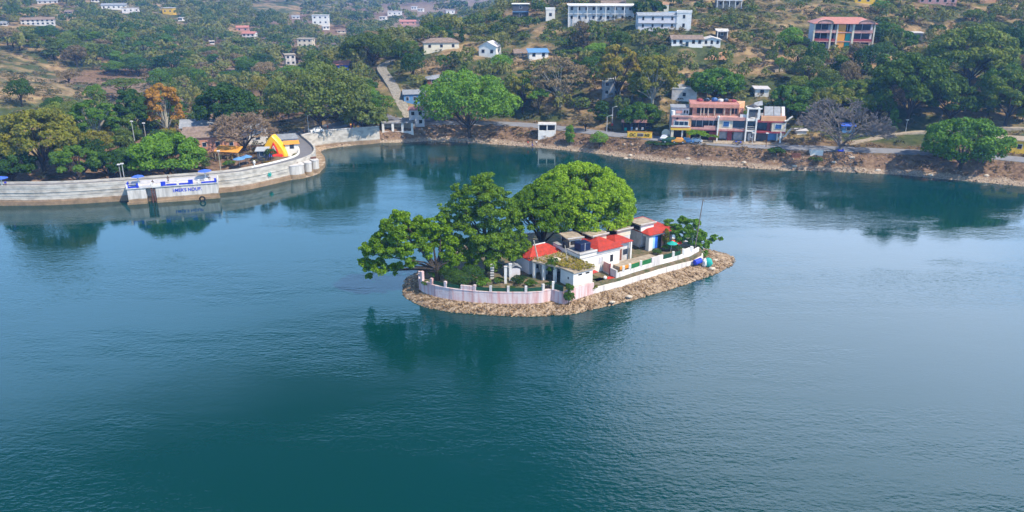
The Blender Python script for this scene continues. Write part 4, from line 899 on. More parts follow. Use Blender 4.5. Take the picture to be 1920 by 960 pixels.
def umbrella(px, py, lab, square=False, d=0):
    q = P(px, py, 3.85); e = empty('umbrella', (q.x, q.y, 3.85), 0, lab, 'umbrella', 'blue concrete umbrellas on the dam')
    MB().tube((0, 0, 0), (0, 0, 2.3), .16, .12, 8).build('post', M['white'], e); MB().cone((0, 0, 2.25), 1.55, .45, 5 if square else 12, -.02).build('canopy', M['umbblue'], e)
    MB().tube((0, 0, 0), (0, 0, .45), .5, .5, 10).build('seat', M['white'], e); return e
umbrella(261, 349, 'blue umbrella with white post on the left end of the jetty', True); umbrella(386, 338, 'blue umbrella on the right end of the jetty'); umbrella(5, 352, 'blue umbrella on the dam crest at the left edge of the photo')
e = empty('tyre', P(382, 371, .55) + Vector((0, -.9, 0)), jr, 'black rubber tyre hanging at the waterline of the jetty', 'tyre')
mb = MB(); 
for k in range(14):
    a0, a1 = 2 * math.pi * k / 14, 2 * math.pi * (k + 1) / 14; mb.tube((math.cos(a0) * .55, 0, math.sin(a0) * .55), (math.cos(a1) * .55, 0, math.sin(a1) * .55), .2, .2, 6)
mb.build('tread', M['rub'], e)
# green painted mark on the dam wall
q = P(516, 322, 3.0); e = empty('wall_emblem', (-60.2, 193.6, 2.6), R(50), 'small green painted emblem on the dam wall left of the piers', 'emblem'); 
for a in (0, 60, 120): MB().box(-.6, .6, -.04, .0, -.12, .12).build('stroke', M['teal'], e).rotation_euler = (0, R(a), 0)
# curved retaining wall with steps below
rwl = smooth_line([(-60.6, 229.0), (-58.5, 232.5), (-54.0, 237), (-48, 239.4), (-44, 240.6), (-40.5, 242.6)])
rw = empty('retaining_wall', (-54, 237, 1), 0, 'curved pale concrete retaining wall between the dam road and the beach', 'wall')
wb(strip(rwl, -.5, 5.1, 0, -.6), 'wall', 'dam', rw); wb(strip(rwl, 5.1, 5.3, .1, -.7), 'coping', 'offwhite', rw)
st = smooth_line([P(*q)[:2] for q in [(601, 287), (606, 282), (618, 278.5), (642, 275), (670, 271.5), (700, 268.8), (725, 267.4)]])
se = empty('stone_steps', (*st[4], 0), 0, 'tan stepped stone apron curving below the retaining wall', 'steps')
M['stepstone'] = mat('step_stone', (.50, .38, .26), .95, nscale=1.2, col2=(.24, .16, .10), bump=.5)
for k in range(5): wb(strip(st, -.8, .25 + k * .42, -.25 - k * 1.15, -7.5), 'step', 'stepstone', se) if k < 4 else None
# colonnade
ce = empty('colonnade', (*P(745, 250, 2.2)[:2], 2.2), R(6), 'row of white concrete pillars carrying the road edge above the beach', 'colonnade')
b0 = D(719, 251, 246); b1_ = D(773, 249, 246.5)
ce.location = (b0.x, b0.y, 2.0); Lc = (b1_ - b0).length
for k in range(4): MB().box(k * Lc / 3 - .35, k * Lc / 3 + .35, -.35, .35, -1.5, 3.4).build('pillar', M['white'], ce)
MB().box(-.4, Lc + .4, -.45, .5, 3.4, 3.75).build('beam', M['grey'], ce); MB().box(-.4, Lc + .4, 1.6, 2.0, -1.5, 3.4).build('back_wall', M['beige'], ce); MB().box(-.4, Lc + .4, -.3, .3, -.2, .9).build('kerb_wall', M['offwhite'], ce)
MB().box(-.6, Lc + .6, .51, 7.5, 3.45, 3.7).build('deck', M['grey'], ce)
# roads on land
def road(name, line, wd, zo, m, ground_=True):
    L = smooth_line([tuple(p[:2]) for p in line]); L2_ = []
    for a, b in zip(L, L[1:]):
        k = max(1, int((Vector(b) - Vector(a)).length / 2)); L2_ += [tuple(Vector(a).lerp(Vector(b), j / k)) for j in range(k)]
    L2_.append(L[-1]); a = offs(L2_, wd / 2); b = offs(L2_, -wd / 2); vs = []; fs = []
    for i in range(len(L2_)):
        z = max(gz(*a[i]), gz(*b[i]), gz(*L2_[i])) + zo; vs += [(*a[i], z), (*b[i], z), (*b[i], z - .8), (*a[i], z - .8)]
    for i in range(len(L2_) - 1):
        for k in range(4): fs.append((4 * i + k, 4 * i + 4 + k, 4 * i + 4 + (k + 1) % 4, 4 * i + (k + 1) % 4))
    o = MB().add(vs, fs).build(name, M[m]); tag(o, kind='structure'); return o
road('road', [q for q in ROAD], 6.5, .06, 'paveroad')
road('dam_road', [(-62, 231.5), (-62, 238), (-56, 244), (-44, 249), (-30, 256), (-26, 262)], 6, .1, 'asphalt')
road('stone_path', [G(*q) for q in [(768, 222), (757, 205), (748, 185), (738, 165), (724, 143), (714, 130), (722, 120), (738, 112)]], 3.6, .12, 'stonepath')
road('upper_path', [G(*q) for q in [(1580, 272), (1630, 262), (1690, 250), (1752, 246), (1830, 244), (1920, 241)]], 2.2, .1, 'beige')
road('field_track', [G(*q) for q in [(1450, 134), (1500, 126), (1570, 120), (1625, 108)]], 2.0, .1, 'beige')
print('dam', time.time() - T0)
# ================================================================== RIGHT SHORE
# pink lakeside hotel: local x along the front, y back, z up; measured in photo pixels / 6.55
ha = P(1257, 262.5, 4.15); hb = P(1476, 268, 4.15)
hr = math.atan2(hb.y - ha.y, hb.x - ha.x)
ht = empty('hotel', ha, hr, 'long pink and white three storey lakeside building with balconies and a terracotta top floor', 'hotel')
K = (hb - ha).length / 219.0
def hx(p): return (p - 1257) * K
def hbx(p0, p1, y0, y1, z0, z1, name, m, par=None): return MB().box(hx(p0), hx(p1), y0, y1, z0, z1).build(name, M[m], par or ht)
BLD.append((1250, 1482, 190, 275, 218))
hbx(1257, 1472, 2.6, 10, -2, 6.6, 'core_wall', 'grey')
hbx(1257, 1478, -3.2, 2.59, -1.5, .06, 'forecourt', 'beige')
# left block
hbx(1257, 1262, -.1, .3, 0, 3.1, 'pillar', 'cream'); hbx(1287, 1294, -.1, .3, 0, 3.1, 'pillar', 'orange'); hbx(1277, 1280, 0, .3, 0, 3.1, 'pillar', 'offwhite')
hbx(1256, 1294, -.3, 2.58, 2.95, 3.5, 'fascia', 'yellowp'); hbx(1262, 1286, .9, 1.0, 0, 2.9, 'shop_front', 'darkin'); hbx(1262, 1286, -.2, .2, 0, .5, 'counter', 'pink')
hbx(1258, 1294, 0, 2.58, 3.5, 6.6, 'wall', 'pink'); hbx(1288, 1294, -.06, -.002, 3.5, 6.6, 'wall_strip', 'peach')
f = hbx(1261, 1289, -.12, -.01, 4.2, 5.6, 'window', 'white'); 
for a, b in ((1262.5, 1270.5), (1271.5, 1280), (1281, 1288)): hbx(a, b, -.16, -.13, 4.35, 5.45, 'pane', 'glass', f)
hbx(1256, 1292, -.25, -.02, 3.9, 4.18, 'sill', 'white'); hbx(1256, 1296, -.2, .2, 6.6, 7.0, 'parapet', 'pink')
hbx(1257, 1291, 4, 9, 6.6, 8.6, 'roof_room', 'offwhite'); MB().box(hx(1256), hx(1293), 3.6, 9.3, 8.6, 8.8).build('room_roof', M['greyroof'], ht)
hbx(1266, 1278, 3.92, 3.99, 7.0, 7.9, 'room_panel', 'pink'); hbx(1281, 1284, 3.92, 3.99, 7.0, 7.9, 'room_window', 'darkin'); hbx(1286, 1289, 3.92, 3.99, 7.0, 7.9, 'room_window', 'darkin')
MB().tube((hx(1259), 1.5, 7.0), (hx(1259), 1.5, 8.2), .55, .55, 10).build('roof_tank', M['white'], ht); MB().tube((hx(1267), -.35, 6.3), (hx(1267), -.28, 6.3), .35, .35, 10).build('dish', M['darkin'], ht)
# middle block
hbx(1294, 1343, -.3, 2.58, 3.0, 3.7, 'balcony_slab', 'pink'); hbx(1294, 1343, -.2, 2.58, 5.9, 6.7, 'roof_slab', 'pink'); hbx(1294, 1344, -.34, -.3, 3.1, 3.3, 'band', 'maroon')
hbx(1296, 1343, 1.8, 1.9, 3.7, 5.9, 'glazing', 'glass')
for p in (1304, 1316, 1328, 1336): hbx(p, p + 1, 1.7, 1.79, 3.7, 5.9, 'mullion', 'lav')
hbx(1318, 1341, -.25, -.1, 3.7, 4.4, 'balcony_rail', 'pink'); hbx(1296, 1343, 1.4, 1.5, .0, 3.0, 'shop_front', 'darkin'); hbx(1330, 1343, 1.2, 1.38, .0, 2.4, 'shutter', 'maroon'); hbx(1312, 1314, 0, .3, 0, 3, 'pillar', 'grey')
# white columns
for p in (1343, 1395.5, 1413.5): hbx(p, p + 2.6, -.55, -.15, -.3, 6.75, 'column', 'white')
hbx(1455, 1457, -.2, .15, 0, 3.0, 'column', 'white'); hbx(1460, 1463, -.8, -.35, 0, 3.0, 'column', 'white'); MB().ball((hx(1344.3), -.35, 7.0), .4).build('finial', M['white'], ht)
# mid right
hbx(1346, 1395, -.2, 2.58, 3.0, 3.55, 'slab', 'pink'); hbx(1346, 1395, -.25, -.2, 2.9, 3.1, 'band', 'maroon'); hbx(1346, 1395, -.15, 2.58, 6.0, 6.9, 'parapet', 'pink')
hbx(1346, 1372, .3, 2.58, 3.55, 6.0, 'wall', 'cream'); f = hbx(1353, 1366.5, .2, .29, 4.1, 5.7, 'window', 'white'); hbx(1354.5, 1365, .14, .19, 4.25, 5.6, 'pane', 'blueglass', f)
f = hbx(1372, 1395, .8, .9, 3.55, 6.0, 'window_wall', 'greyroof'); hbx(1373, 1394, .7, .79, 3.9, 5.9, 'pane', 'glass', f)
hbx(1346, 1363, 1.2, 1.3, .6, 2.7, 'shutter', 'greyroof'); hbx(1364, 1373, 1.0, 1.1, 0, 2.9, 'door', 'maroon'); hbx(1376, 1393, 1.2, 1.3, .3, 2.7, 'shutter', 'greyroof'); hbx(1347, 1349, .9, 1, 1.0, 2.8, 'sign_panel', 'orange')
# white tower bay
hbx(1398, 1414, -.3, 2.58, 3.0, 3.4, 'slab', 'white'); hbx(1398, 1414, -.3, 2.58, 6.0, 6.5, 'slab', 'white'); hbx(1399, 1413, .9, 1.0, 3.4, 6.0, 'window', 'glass')
for z in (3.9, 4.4): hbx(1398.5, 1413.5, -.35, -.3, z, z + .08, 'rail', 'white')
hbx(1396, 1399, -.3, .2, 6.75, 9.6, 'tower_post', 'white'); hbx(1416, 1420, -.3, .2, 6.5, 9.6, 'tower_post', 'white'); hbx(1396, 1420, .2, 3.4, 9.35, 9.65, 'tower_slab', 'white'); hbx(1399.1, 1416, 1.0, 1.1, 6.9, 9.3, 'grille_panel', 'darkgrey')
hbx(1396, 1423, -.28, .19, 9.3, 9.62, 'tower_beam', 'white'); MB().cone((hx(1408), 1.8, 9.66), 1.9, .9, 4).build('tower_cap', M['darkgrey'], ht)
MB().add([(hx(1410), 3.5, 9.6), (hx(1428), 3.4, 9.9), (hx(1426), 3.4, 11.2), (hx(1412), 3.5, 10.6), (hx(1410), 3.7, 9.6), (hx(1428), 3.6, 9.9), (hx(1426), 3.6, 11.2), (hx(1412), 3.7, 10.6)], [(0, 1, 2, 3), (7, 6, 5, 4), (0, 4, 5, 1), (1, 5, 6, 2), (2, 6, 7, 3), (3, 7, 4, 0)]).build('sheet_screen', M['offwhite'], ht)
for k in range(9): hbx(1400 + k * 1.7, 1400.4 + k * 1.7, .9, .98, 6.9, 8.3, 'grille_bar', 'offwhite')
# right wing
hbx(1416.5, 1470, -.4, 2.58, 2.7, 3.15, 'slab', 'maroon'); hbx(1416.5, 1468, -.35, 2.58, 5.7, 6.1, 'slab', 'maroon'); hbx(1423, 1468, -.3, .2, 6.1, 7.5, 'parapet', 'peach')
hbx(1418, 1437, 1.6, 1.7, 3.15, 5.7, 'glazing', 'glass'); hbx(1437, 1443, 1.2, 1.5, 3.15, 5.7, 'wall_panel', 'maroon'); hbx(1444, 1468, -.2, 2.57, 3.16, 5.69, 'wall', 'cream')
f = hbx(1449, 1463, -.3, -.21, 3.9, 5.4, 'window', 'white'); hbx(1450.5, 1461.5, -.36, -.31, 4.05, 5.25, 'pane', 'blueglass', f)
hbx(1419, 1440, 1.3, 1.4, 0, 2.6, 'shutter', 'darkgrey'); hbx(1441, 1456, 1.6, 1.7, 0, 2.5, 'shutter', 'blueroof'); hbx(1403, 1408, .6, .8, 0, 2.3, 'poster', 'offwhite')
for a, b in ((1429, 1446), (1447, 1459), (1461, 1467)):
    MB().add([(hx(a), .6, 7.55), (hx(b), .6, 7.55), (hx(b) + .4, 4.2, 9.5), (hx(a) + .4, 4.2, 9.5), (hx(a), .6, 7.4), (hx(b), .6, 7.4), (hx(b) + .4, 4.2, 9.35), (hx(a) + .4, 4.2, 9.35)],
             [(0, 1, 2, 3), (7, 6, 5, 4), (0, 4, 5, 1), (1, 5, 6, 2), (2, 6, 7, 3), (3, 7, 4, 0)]).build('roof_sheet', M['greyroof' if b < 1460 else 'lav'], ht)
    MB().box(hx(a) + .3, hx(b) - .1, 3.6, 3.8, 6.6, 8.9).build('sheet_support', M['peach'], ht)
def fin(z0, z1, y): # curved white fins sweeping out on the right corner
    mb = MB(); pts = [(hx(1466), z0), (hx(1470), z0 + .4 * (z1 - z0) * .2), (hx(1474), z0 + (z1 - z0) * .55), (hx(1480), z1)]
    for a, b in zip(pts, pts[1:]): mb.tube((a[0], y, a[1]), (b[0], y, b[1]), .28, .22, 6)
    mb.build('fin', M['white'], ht)
fin(6.2, 7.6, -.4); fin(1.8, 4.2, -.6); hbx(1468, 1470, -.2, 6, 3.16, 6.0, 'side_wall', 'offwhite')
# top floor, set back
hbx(1297, 1393, 3.4, 9.5, 6.65, 9.0, 'top_floor_wall', 'terra'); MB().box(hx(1291), hx(1384), 2.6, 6.2, 9.0, 9.95).build('top_roof_band', M['terra'], ht)
MB().box(hx(1292), hx(1383), 2.8, 10, 9.95, 10.05).build('top_roof', M['pinkroof'], ht); MB().prism([(hx(1384), 3.0), (hx(1400), 9.0), (hx(1384), 9.0)], 6.65, 10.1).build('end_wall', M['peach'], ht)
for a, b in ((1305, 1311), (1313, 1317), (1319, 1325), (1327, 1336), (1341, 1354), (1360, 1366), (1371, 1375), (1377, 1381)): hbx(a, b, 3.32, 3.39, 7.3, 8.9, 'top_window', 'darkin' if a != 1360 else 'brick')
for a in (1312, 1318, 1326, 1338, 1356, 1368): hbx(a, a + 1.3, 2.9, 3.3, 6.65, 9.0, 'top_column', 'cream')
for k in range(12): hbx(1309 + k * 3.4, 1310.4 + k * 3.4, -.1, .0, 6.75, 7.35, 'baluster', 'terra')
hbx(1384, 1397, .2, .5, 6.9, 7.7, 'terrace_wall', 'white')
for i, (px, m_, h) in enumerate(((1312, 'maroon', .8), (1325, 'glass', .9), (1340, 'blueglass', 1.1), (1352, 'offwhite', .8), (1362, 'glass', .8), (1369, 'brick', .7), (1376, 'maroon', .7))):
    MB().ball((hx(px), 7.5, 10.05 + h * .4), 1.0, .8, h * .7, 7, 5).build('laundry_pile', M[m_], ht)
# billboard
q0 = D(1176, 252, 229.5); bb = empty('billboard', (q0.x, q0.y, 4.1), R(-8), 'long yellow hand painted signboard beside the shore road', 'signboard')
bw = 46 / proj(q0)[2]
MB().prism([(0, 0), (bw, 0), (bw, .25), (0, .25)], .35, 2.15).build('board', M['yellowp'], bb, .12); MB().box(-.05, bw + .05, -.04, .0, 2.0, 2.2).build('top_edge', M['orange'], bb); MB().box(-.05, bw + .05, -.04, .0, .3, .42).build('bottom_edge', M['orange'], bb)
MB().box(2.9, 4.7, -.05, -.01, .75, 1.75).build('centre_panel', M['beige'], bb)
text('OC', 'darkin', bb, (.7, -.06, .8), 1.15, name='lettering'); text('SAWED', 'darkin', bb, (2.95, -.08, .95), .62, name='lettering', sx=.75); text('N3', 'darkin', bb, (5.0, -.06, .8), 1.1, name='lettering')
for x in (.5, bw - .6): MB().box(x, x + .15, .26, .4, -.5, 1.6).build('leg', M['darkgrey'], bb)
# stall with long pink fascia behind it
q0 = D(1166, 240, 240); sb = empty('roadside_stall', (q0.x, q0.y, 4.0), R(-6), 'dark roadside stall under a long dusty pink fascia', 'stall'); sw = 56 / proj(q0)[2]
MB().box(0, sw, .6, 5, -.5, 3.2).build('wall', M['darkin'], sb); MB().box(-.2, sw + .2, -.2, .1, 2.9, 3.75).build('fascia', M['pink'], sb); MB().box(-.2, sw + .2, .11, 5.4, 3.45, 3.65).build('roof', M['darkgrey'], sb)
for i in range(4): MB().box(.4 + i * 2.2, .55 + i * 2.2, 0, .1, -.5, 2.9).build('post', M['rust'], sb)
for i, m_ in enumerate(('teal', 'blueroof', 'white', 'lav')): MB().box(.8 + i * 1.7, 1.5 + i * 1.7, .2, .5, .2, 1.2 + .2 * (i % 2)).build('goods', M[m_], sb)
BLD.append((1163, 1226, 212, 254, 228))
# kiosk
q0 = P(1009, 257, 2.4); q1 = P(1042, 257, 2.4); kw = (q1 - q0).length
ks = empty('kiosk', (q0.x, q0.y, 2.2), R(-2), 'small white kiosk with two dark openings on the beach', 'kiosk'); BLD.append((1004, 1046, 228, 258, q0.y))
MB().box(0, kw, 0, 3, -1, 2.1).build('base_wall', M['white'], ks); MB().box(.1, kw - .1, 1.2, 3, 2.1, 4.0).build('inner_wall', M['darkin'], ks)
for x in (0, kw / 2 - .15, kw - .3): MB().box(x, x + .3, 0, .3, 2.1, 4.0).build('post', M['white'], ks)
MB().box(-.1, kw + .1, -.1, 3.2, 4.0, 4.2).build('roof', M['offwhite'], ks); MB().box(-.12, kw + .12, -.14, -.1, 3.9, 4.12).build('roof_edge', M['white'], ks)
# lamps and poles
def lamp(px, py, h, label, arm=1.2, tall=False, z=None, m_='metal'):
    q = G(px, py) if z is None else P(px, py, z); e = empty('street_lamp', q, 0, label, 'street lamp')
    MB().tube((0, 0, -.3), (0, 0, h), .11, .07, 6).build('post', M[m_], e)
    if arm: MB().tube((0, 0, h), (arm, 0, h + .35), .05, .05, 5).build('arm', M[m_], e); MB().box(arm - .1, arm + .5, -.12, .12, h + .3, h + .42).build('lamp_head', M['white'], e)
    else: MB().box(-.35, .35, -.2, .2, h, h + .25).build('lamp_head', M['white'], e)
    return e
lamp(1137.5, 248, 4.8, 'grey curved street lamp by the shore road left of the yellow signboard')
e = lamp(1147.5, 236, 5.6, 'tall pale pole with a red and white box at its foot', .9); MB().box(-.3, .3, -.3, .1, .1, .8).build('meter_box', M['redpaint'], e)
lamp(1697.5, 249, 3.6, 'short white capped lamp post beside the upper path on the right', 0)
lamp(233, 334, 3.4, 'white lamp post behind the dam left of the jetty', 0, z=3.95); lamp(227, 334, 3.2, 'thin grey post beside the white lamp post behind the dam', 0, z=3.95, m_='grey')
lamp(414, 320, 4.8, 'pale green lamp post on the dam crest right of the jetty', 0, z=4.0, m_='barkpale'); lamp(579, 249, 5.0, 'lamp post with white foot under the large olive tree at the dam end', .8, z=5)
lamp(1410, 271, 3.2, 'thin pole in front of the white tower bay of the hotel', 0, z=4); e = lamp(1436, 276, 3.8, 'dark pole at the roadside before the right wing of the hotel', 0, z=4, m_='rust')
lamp(252, 262, 5, 'bare pale pole among the trees behind the dam', 0, z=6); lamp(274, 262, 4.5, 'mossy pale pole right of the bare pole behind the dam', 0, z=6, m_='barkpale')
# cars
def car(loc, rz, m_, label, L=4.0):
    e = empty('parked_car', loc, rz, label, 'car')
    prof = [(-L/2, .35), (-L/2, .8), (-L/2 + .9, .95), (-L/2 + 1.35, 1.42), (L/2 - 1.1, 1.45), (L/2 - .35, .98), (L/2, .9), (L/2, .35)]
    n = len(prof); vs = [(x, y, z) for y, k in ((-.8, 1), (.8, 1)) for x, z in prof]
    MB().add([(x, -.82, z) if z < 1.2 else (x, -.66, z) for x, z in prof] + [(x, .82, z) if z < 1.2 else (x, .66, z) for x, z in prof], [tuple(range(n)), tuple(range(2 * n - 1, n - 1, -1))] + [(i, n + i, n + (i + 1) % n, (i + 1) % n) for i in range(n)]).build('body', M[m_], e, .05)
    for s in (-1, 1):
        MB().add([(-L/2 + 1.1, s * .80, .98), (L/2 - .6, s * .80, 1.0), (L/2 - 1.15, s * .70, 1.38), (-L/2 + 1.4, s * .70, 1.36)], [(0, 1, 2, 3)]).build('side_glass', M['glass'], e)
        for x in (-L/2 + .8, L/2 - .8):
            wh = MB().tube((x, s * .66, .33), (x, s * .86, .33), .33, .33, 12).build('wheel', M['rub'], e); MB().tube((x, s * .861, .33), (x, s * .88, .33), .18, .18, 8).build('rim', M['metal'], wh)
    MB().add([(-L/2 + .98, -.6, 1.0), (-L/2 + .98, .6, 1.0), (-L/2 + 1.33, .58, 1.38), (-L/2 + 1.33, -.58, 1.38)], [(0, 1, 2, 3)]).build('windscreen', M['glass'], e)
    return e
car(P(1256, 267, 4.1), R(-8), 'darkgreen', 'dark green car parked left of the hotel, foremost in the row', 4.4); car(P(1272, 268, 4.1), R(-10), 'orange', 'small orange red car parked before the yellow shop front'); car(P(1288, 268, 4.1), R(170), 'blueroof', 'blue car parked right of the orange red one', 3.8)
car(P(1303, 267.5, 4.1), R(-8), 'carpaint', 'silver car parked under the small lime tree by the hotel'); car(P(1246, 262, 4.1), R(60), 'carpaint', 'silver car beside the round pale board')
car(P(594, 248.5, 5), R(30), 'white', 'white car on the road under the olive tree beyond the dam bend'); car((-68, 232, gz(-68, 232) + .1), R(20), 'blueroof', 'light blue car parked behind the dam bend')
car(P(1838, 293, 4.1), R(-8), 'darkgrey', 'dark grey car on the shore road behind the bright shore tree')
e = empty('round_board', P(1248, 260, 4.1), R(-10), 'round pale board on a stub left of the hotel', 'board'); MB().tube((0, 0, 1.6), (0, .15, 1.6), 1.2, 1.1, 14).build('disc', M['cream'], e); MB().tube((0, .1, 0), (0, .1, .8), .1).build('stub', M['darkgrey'], e)
def bike(loc, rz, m_, label):
    e = empty('motorbike', loc, rz, label, 'motorbike')
    for x in (-.65, .65):
        mb = MB()
        for k in range(10):
            a0, a1 = 2 * math.pi * k / 10, 2 * math.pi * (k + 1) / 10; mb.tube((x + math.cos(a0) * .3, 0, .32 + math.sin(a0) * .3), (x + math.cos(a1) * .3, 0, .32 + math.sin(a1) * .3), .06, .06, 5)
        mb.build('wheel', M['rub'], e)
    MB().tube((-.6, 0, .35), (-.1, 0, .75), .08).tube((.65, 0, .32), (.35, 0, 1.05), .05).tube((-.15, 0, .45), (.3, 0, .5), .18).build('frame', M['darkgrey'], e)
    MB().ball((.15, 0, .85), .32, .18, .18).build('tank', M[m_], e); MB().box(-.75, -.1, -.14, .14, .78, .9).build('seat', M['rub'], e); MB().tube((.35, -.35, 1.08), (.35, .35, 1.08), .03).build('handlebar', M['metal'], e)
bike(P(1379, 271, 4.15), R(-8), 'bluepaint', 'blue motorbike on the road in front of the hotel'); bike(P(1387, 272, 4.15), R(10), 'bluepaint', 'second blue motorbike just right of the first on the hotel road'); bike(P(1343, 262, 4.15), R(60), 'darkgrey', 'dark motorbike leaning by the first white column of the hotel')
# white blocks on the bank
e = empty('concrete_box', G(1531, 292), R(-5), 'plain white concrete box wall on the bank beside the bare tree', 'box'); MB().box(-1.65, 1.65, 0, 1.6, -1, 1.5).build('wall', M['white'], e); MB().box(-1.7, 1.7, -.05, 1.65, 1.5, 1.62).build('lid', M['offwhite'], e)
e = empty('brick_wall', G(1492, 296), R(-4), 'stub of brown brick wall on the bank left of the white box', 'wall')
for k in range(5):
    for j in range(6): MB().box(-1.2 + j * .4 + (k % 2) * .1, -.82 + j * .4 + (k % 2) * .1, 0, .3, k * .32 - .3, k * .32 - .02).build('brick', M['brick'], e)
e = empty('tarpaulin', G(1576, 284), 0, 'small bright blue tarpaulin at the foot of the bare tree', 'tarpaulin'); mb = MB().ball((0, 0, .3), .9, .7, .5, 8, 6); rr = random.Random(2); mb.v = [(x * rr.uniform(.8, 1.2), y, z * rr.uniform(.7, 1.2)) for x, y, z in mb.v]; mb.build('sheet', M['bluepaint'], e)
rr = random.Random(12)
for px, py, lb in ((1182, 292, 'white boulder on the beach below the yellow signboard'), (1173, 298, 'pale stone at the waterline below the shrubs'), (1290, 298, 'white stone on the beach below the hotel cars'), (1395, 305, 'white stone on the bank in front of the hotel right wing'), (1490, 312, 'pale stone near the waterline below the brick wall stub'), (1563, 305, 'white stone below the bare tree'), (1646, 320, 'white stone just above the waterline right of the bare tree'), (1598, 296, 'small white stone on the brown bank right of the blue tarpaulin'), (1802, 262, None), (1850, 330, 'pale stone on the bank right of the bright shore tree'), (1745, 329, 'pale waterline stone left of the bright shore tree'), (806, 262, 'white slab stone on the beach in front of the great round tree')):
    if not lb: continue
    q = G(px, py); mb = MB().ball((0, 0, .1), .75, .5, .4, 7, 5); mb.v = [(x * rr.uniform(.8, 1.2), y * rr.uniform(.8, 1.2), z * rr.uniform(.7, 1.1)) for x, y, z in mb.v]; o = mb.build('boulder', bpy.data.materials['pale_stone']); o.location = q; tag(o, lb, 'stone')
# people -------------------------------------------------------------
def person(loc, rz, top, bottom, label, sit=False, s=1.0):
    e = empty('person', loc, rz, label, 'person')
    J = {'pel': (0, 0, .95), 'che': (0, 0, 1.3), 'nek': (0, 0, 1.48), 'hed': (0, -.02, 1.6), 'top': (0, -.01, 1.72), 'ls': (.19, 0, 1.42), 'le': (.27, .02, 1.14), 'lh': (.27, -.12, .9), 'rs': (-.19, 0, 1.42), 're': (-.27, .02, 1.14), 'rh': (-.25, -.08, .88),
         'lk': (.11, -.06, .5), 'lf': (.12, .02, .06), 'lt': (.13, -.18, .03), 'rk': (-.11, .02, .5), 'rf': (-.12, .12, .06), 'rt': (-.13, -.06, .03)}
    Rr = {'pel': .15, 'che': .16, 'nek': .06, 'hed': .095, 'top': .07, 'ls': .07, 'le': .05, 'lh': .035, 'rs': .07, 're': .05, 'rh': .035, 'lk': .07, 'lf': .045, 'lt': .035, 'rk': .07, 'rf': .045, 'rt': .035}
    if sit:
        for k in ('pel', 'che', 'nek', 'hed', 'top', 'ls', 'le', 'lh', 'rs', 're', 'rh'): J[k] = (J[k][0], J[k][1], J[k][2] - .5)
        J['lk'] = (.13, -.42, .5); J['rk'] = (-.13, -.42, .5); J['lf'] = (.13, -.42, .06); J['rf'] = (-.13, -.42, .06); J['lt'] = (.13, -.6, .03); J['rt'] = (-.13, -.6, .03); J['lh'] = (.2, -.3, .5); J['rh'] = (-.2, -.3, .5)
    E = [('pel', 'che'), ('che', 'nek'), ('nek', 'hed'), ('hed', 'top'), ('che', 'ls'), ('ls', 'le'), ('le', 'lh'), ('che', 'rs'), ('rs', 're'), ('re', 'rh'), ('pel', 'lk'), ('lk', 'lf'), ('lf', 'lt'), ('pel', 'rk'), ('rk', 'rf'), ('rf', 'rt')]
    def skin(name, keys, grow, m_):
        ks = [k for k in J if k in keys]; me = bpy.data.meshes.new(name); me.from_pydata([J[k] for k in ks], [(ks.index(a), ks.index(b)) for a, b in E if a in ks and b in ks], [])
        me.materials.append(M[m_]); o = bpy.data.objects.new(name, me); COL.objects.link(o); o.parent = e; o.modifiers.new('skin', 'SKIN')
        me.attributes  # noqa
        if not me.skin_vertices: return o
        for i, k in enumerate(ks): me.skin_vertices[0].data[i].radius = (Rr[k] * grow, Rr[k] * grow * .8)
        me.skin_vertices[0].data[0].use_root = True
        sb_ = o.modifiers.new('sub', 'SUBSURF'); sb_.levels = sb_.render_levels = 1; return o
    # the skin layer is made by the operator's data: build it once through bmesh
    import bmesh
    def skinb(name, keys, grow, m_):
        ks = [k for k in J if k in keys]; bm = bmesh.new(); lay = bm.verts.layers.skin.verify(); V = []
        for k in ks:
            v = bm.verts.new(J[k]); v[lay].radius = (Rr[k] * grow, Rr[k] * grow * .8); v[lay].use_root = (k == ks[0]); V.append(v)
        for a, b in E:
            if a in ks and b in ks: bm.edges.new((V[ks.index(a)], V[ks.index(b)]))
        me = bpy.data.meshes.new(name); bm.to_mesh(me); bm.free(); me.materials.append(M[m_]); o = bpy.data.objects.new(name, me); COL.objects.link(o); o.parent = e
        o.modifiers.new('skin', 'SKIN'); sb_ = o.modifiers.new('sub', 'SUBSURF'); sb_.levels = sb_.render_levels = 1; return o
    skinb('body', set(J), 1, 'skin'); skinb('shirt', {'pel', 'che', 'ls', 'le', 'rs', 're'}, 1.22, top); skinb('trousers', {'pel', 'lk', 'lf', 'rk', 'rf'}, 1.25, bottom)
    MB().ball((J['hed'][0], J['hed'][1] + .02, J['hed'][2] + .05), .12, .12, .12).build('hair', M['darkin'], e); e.scale = (s, s, s); return e
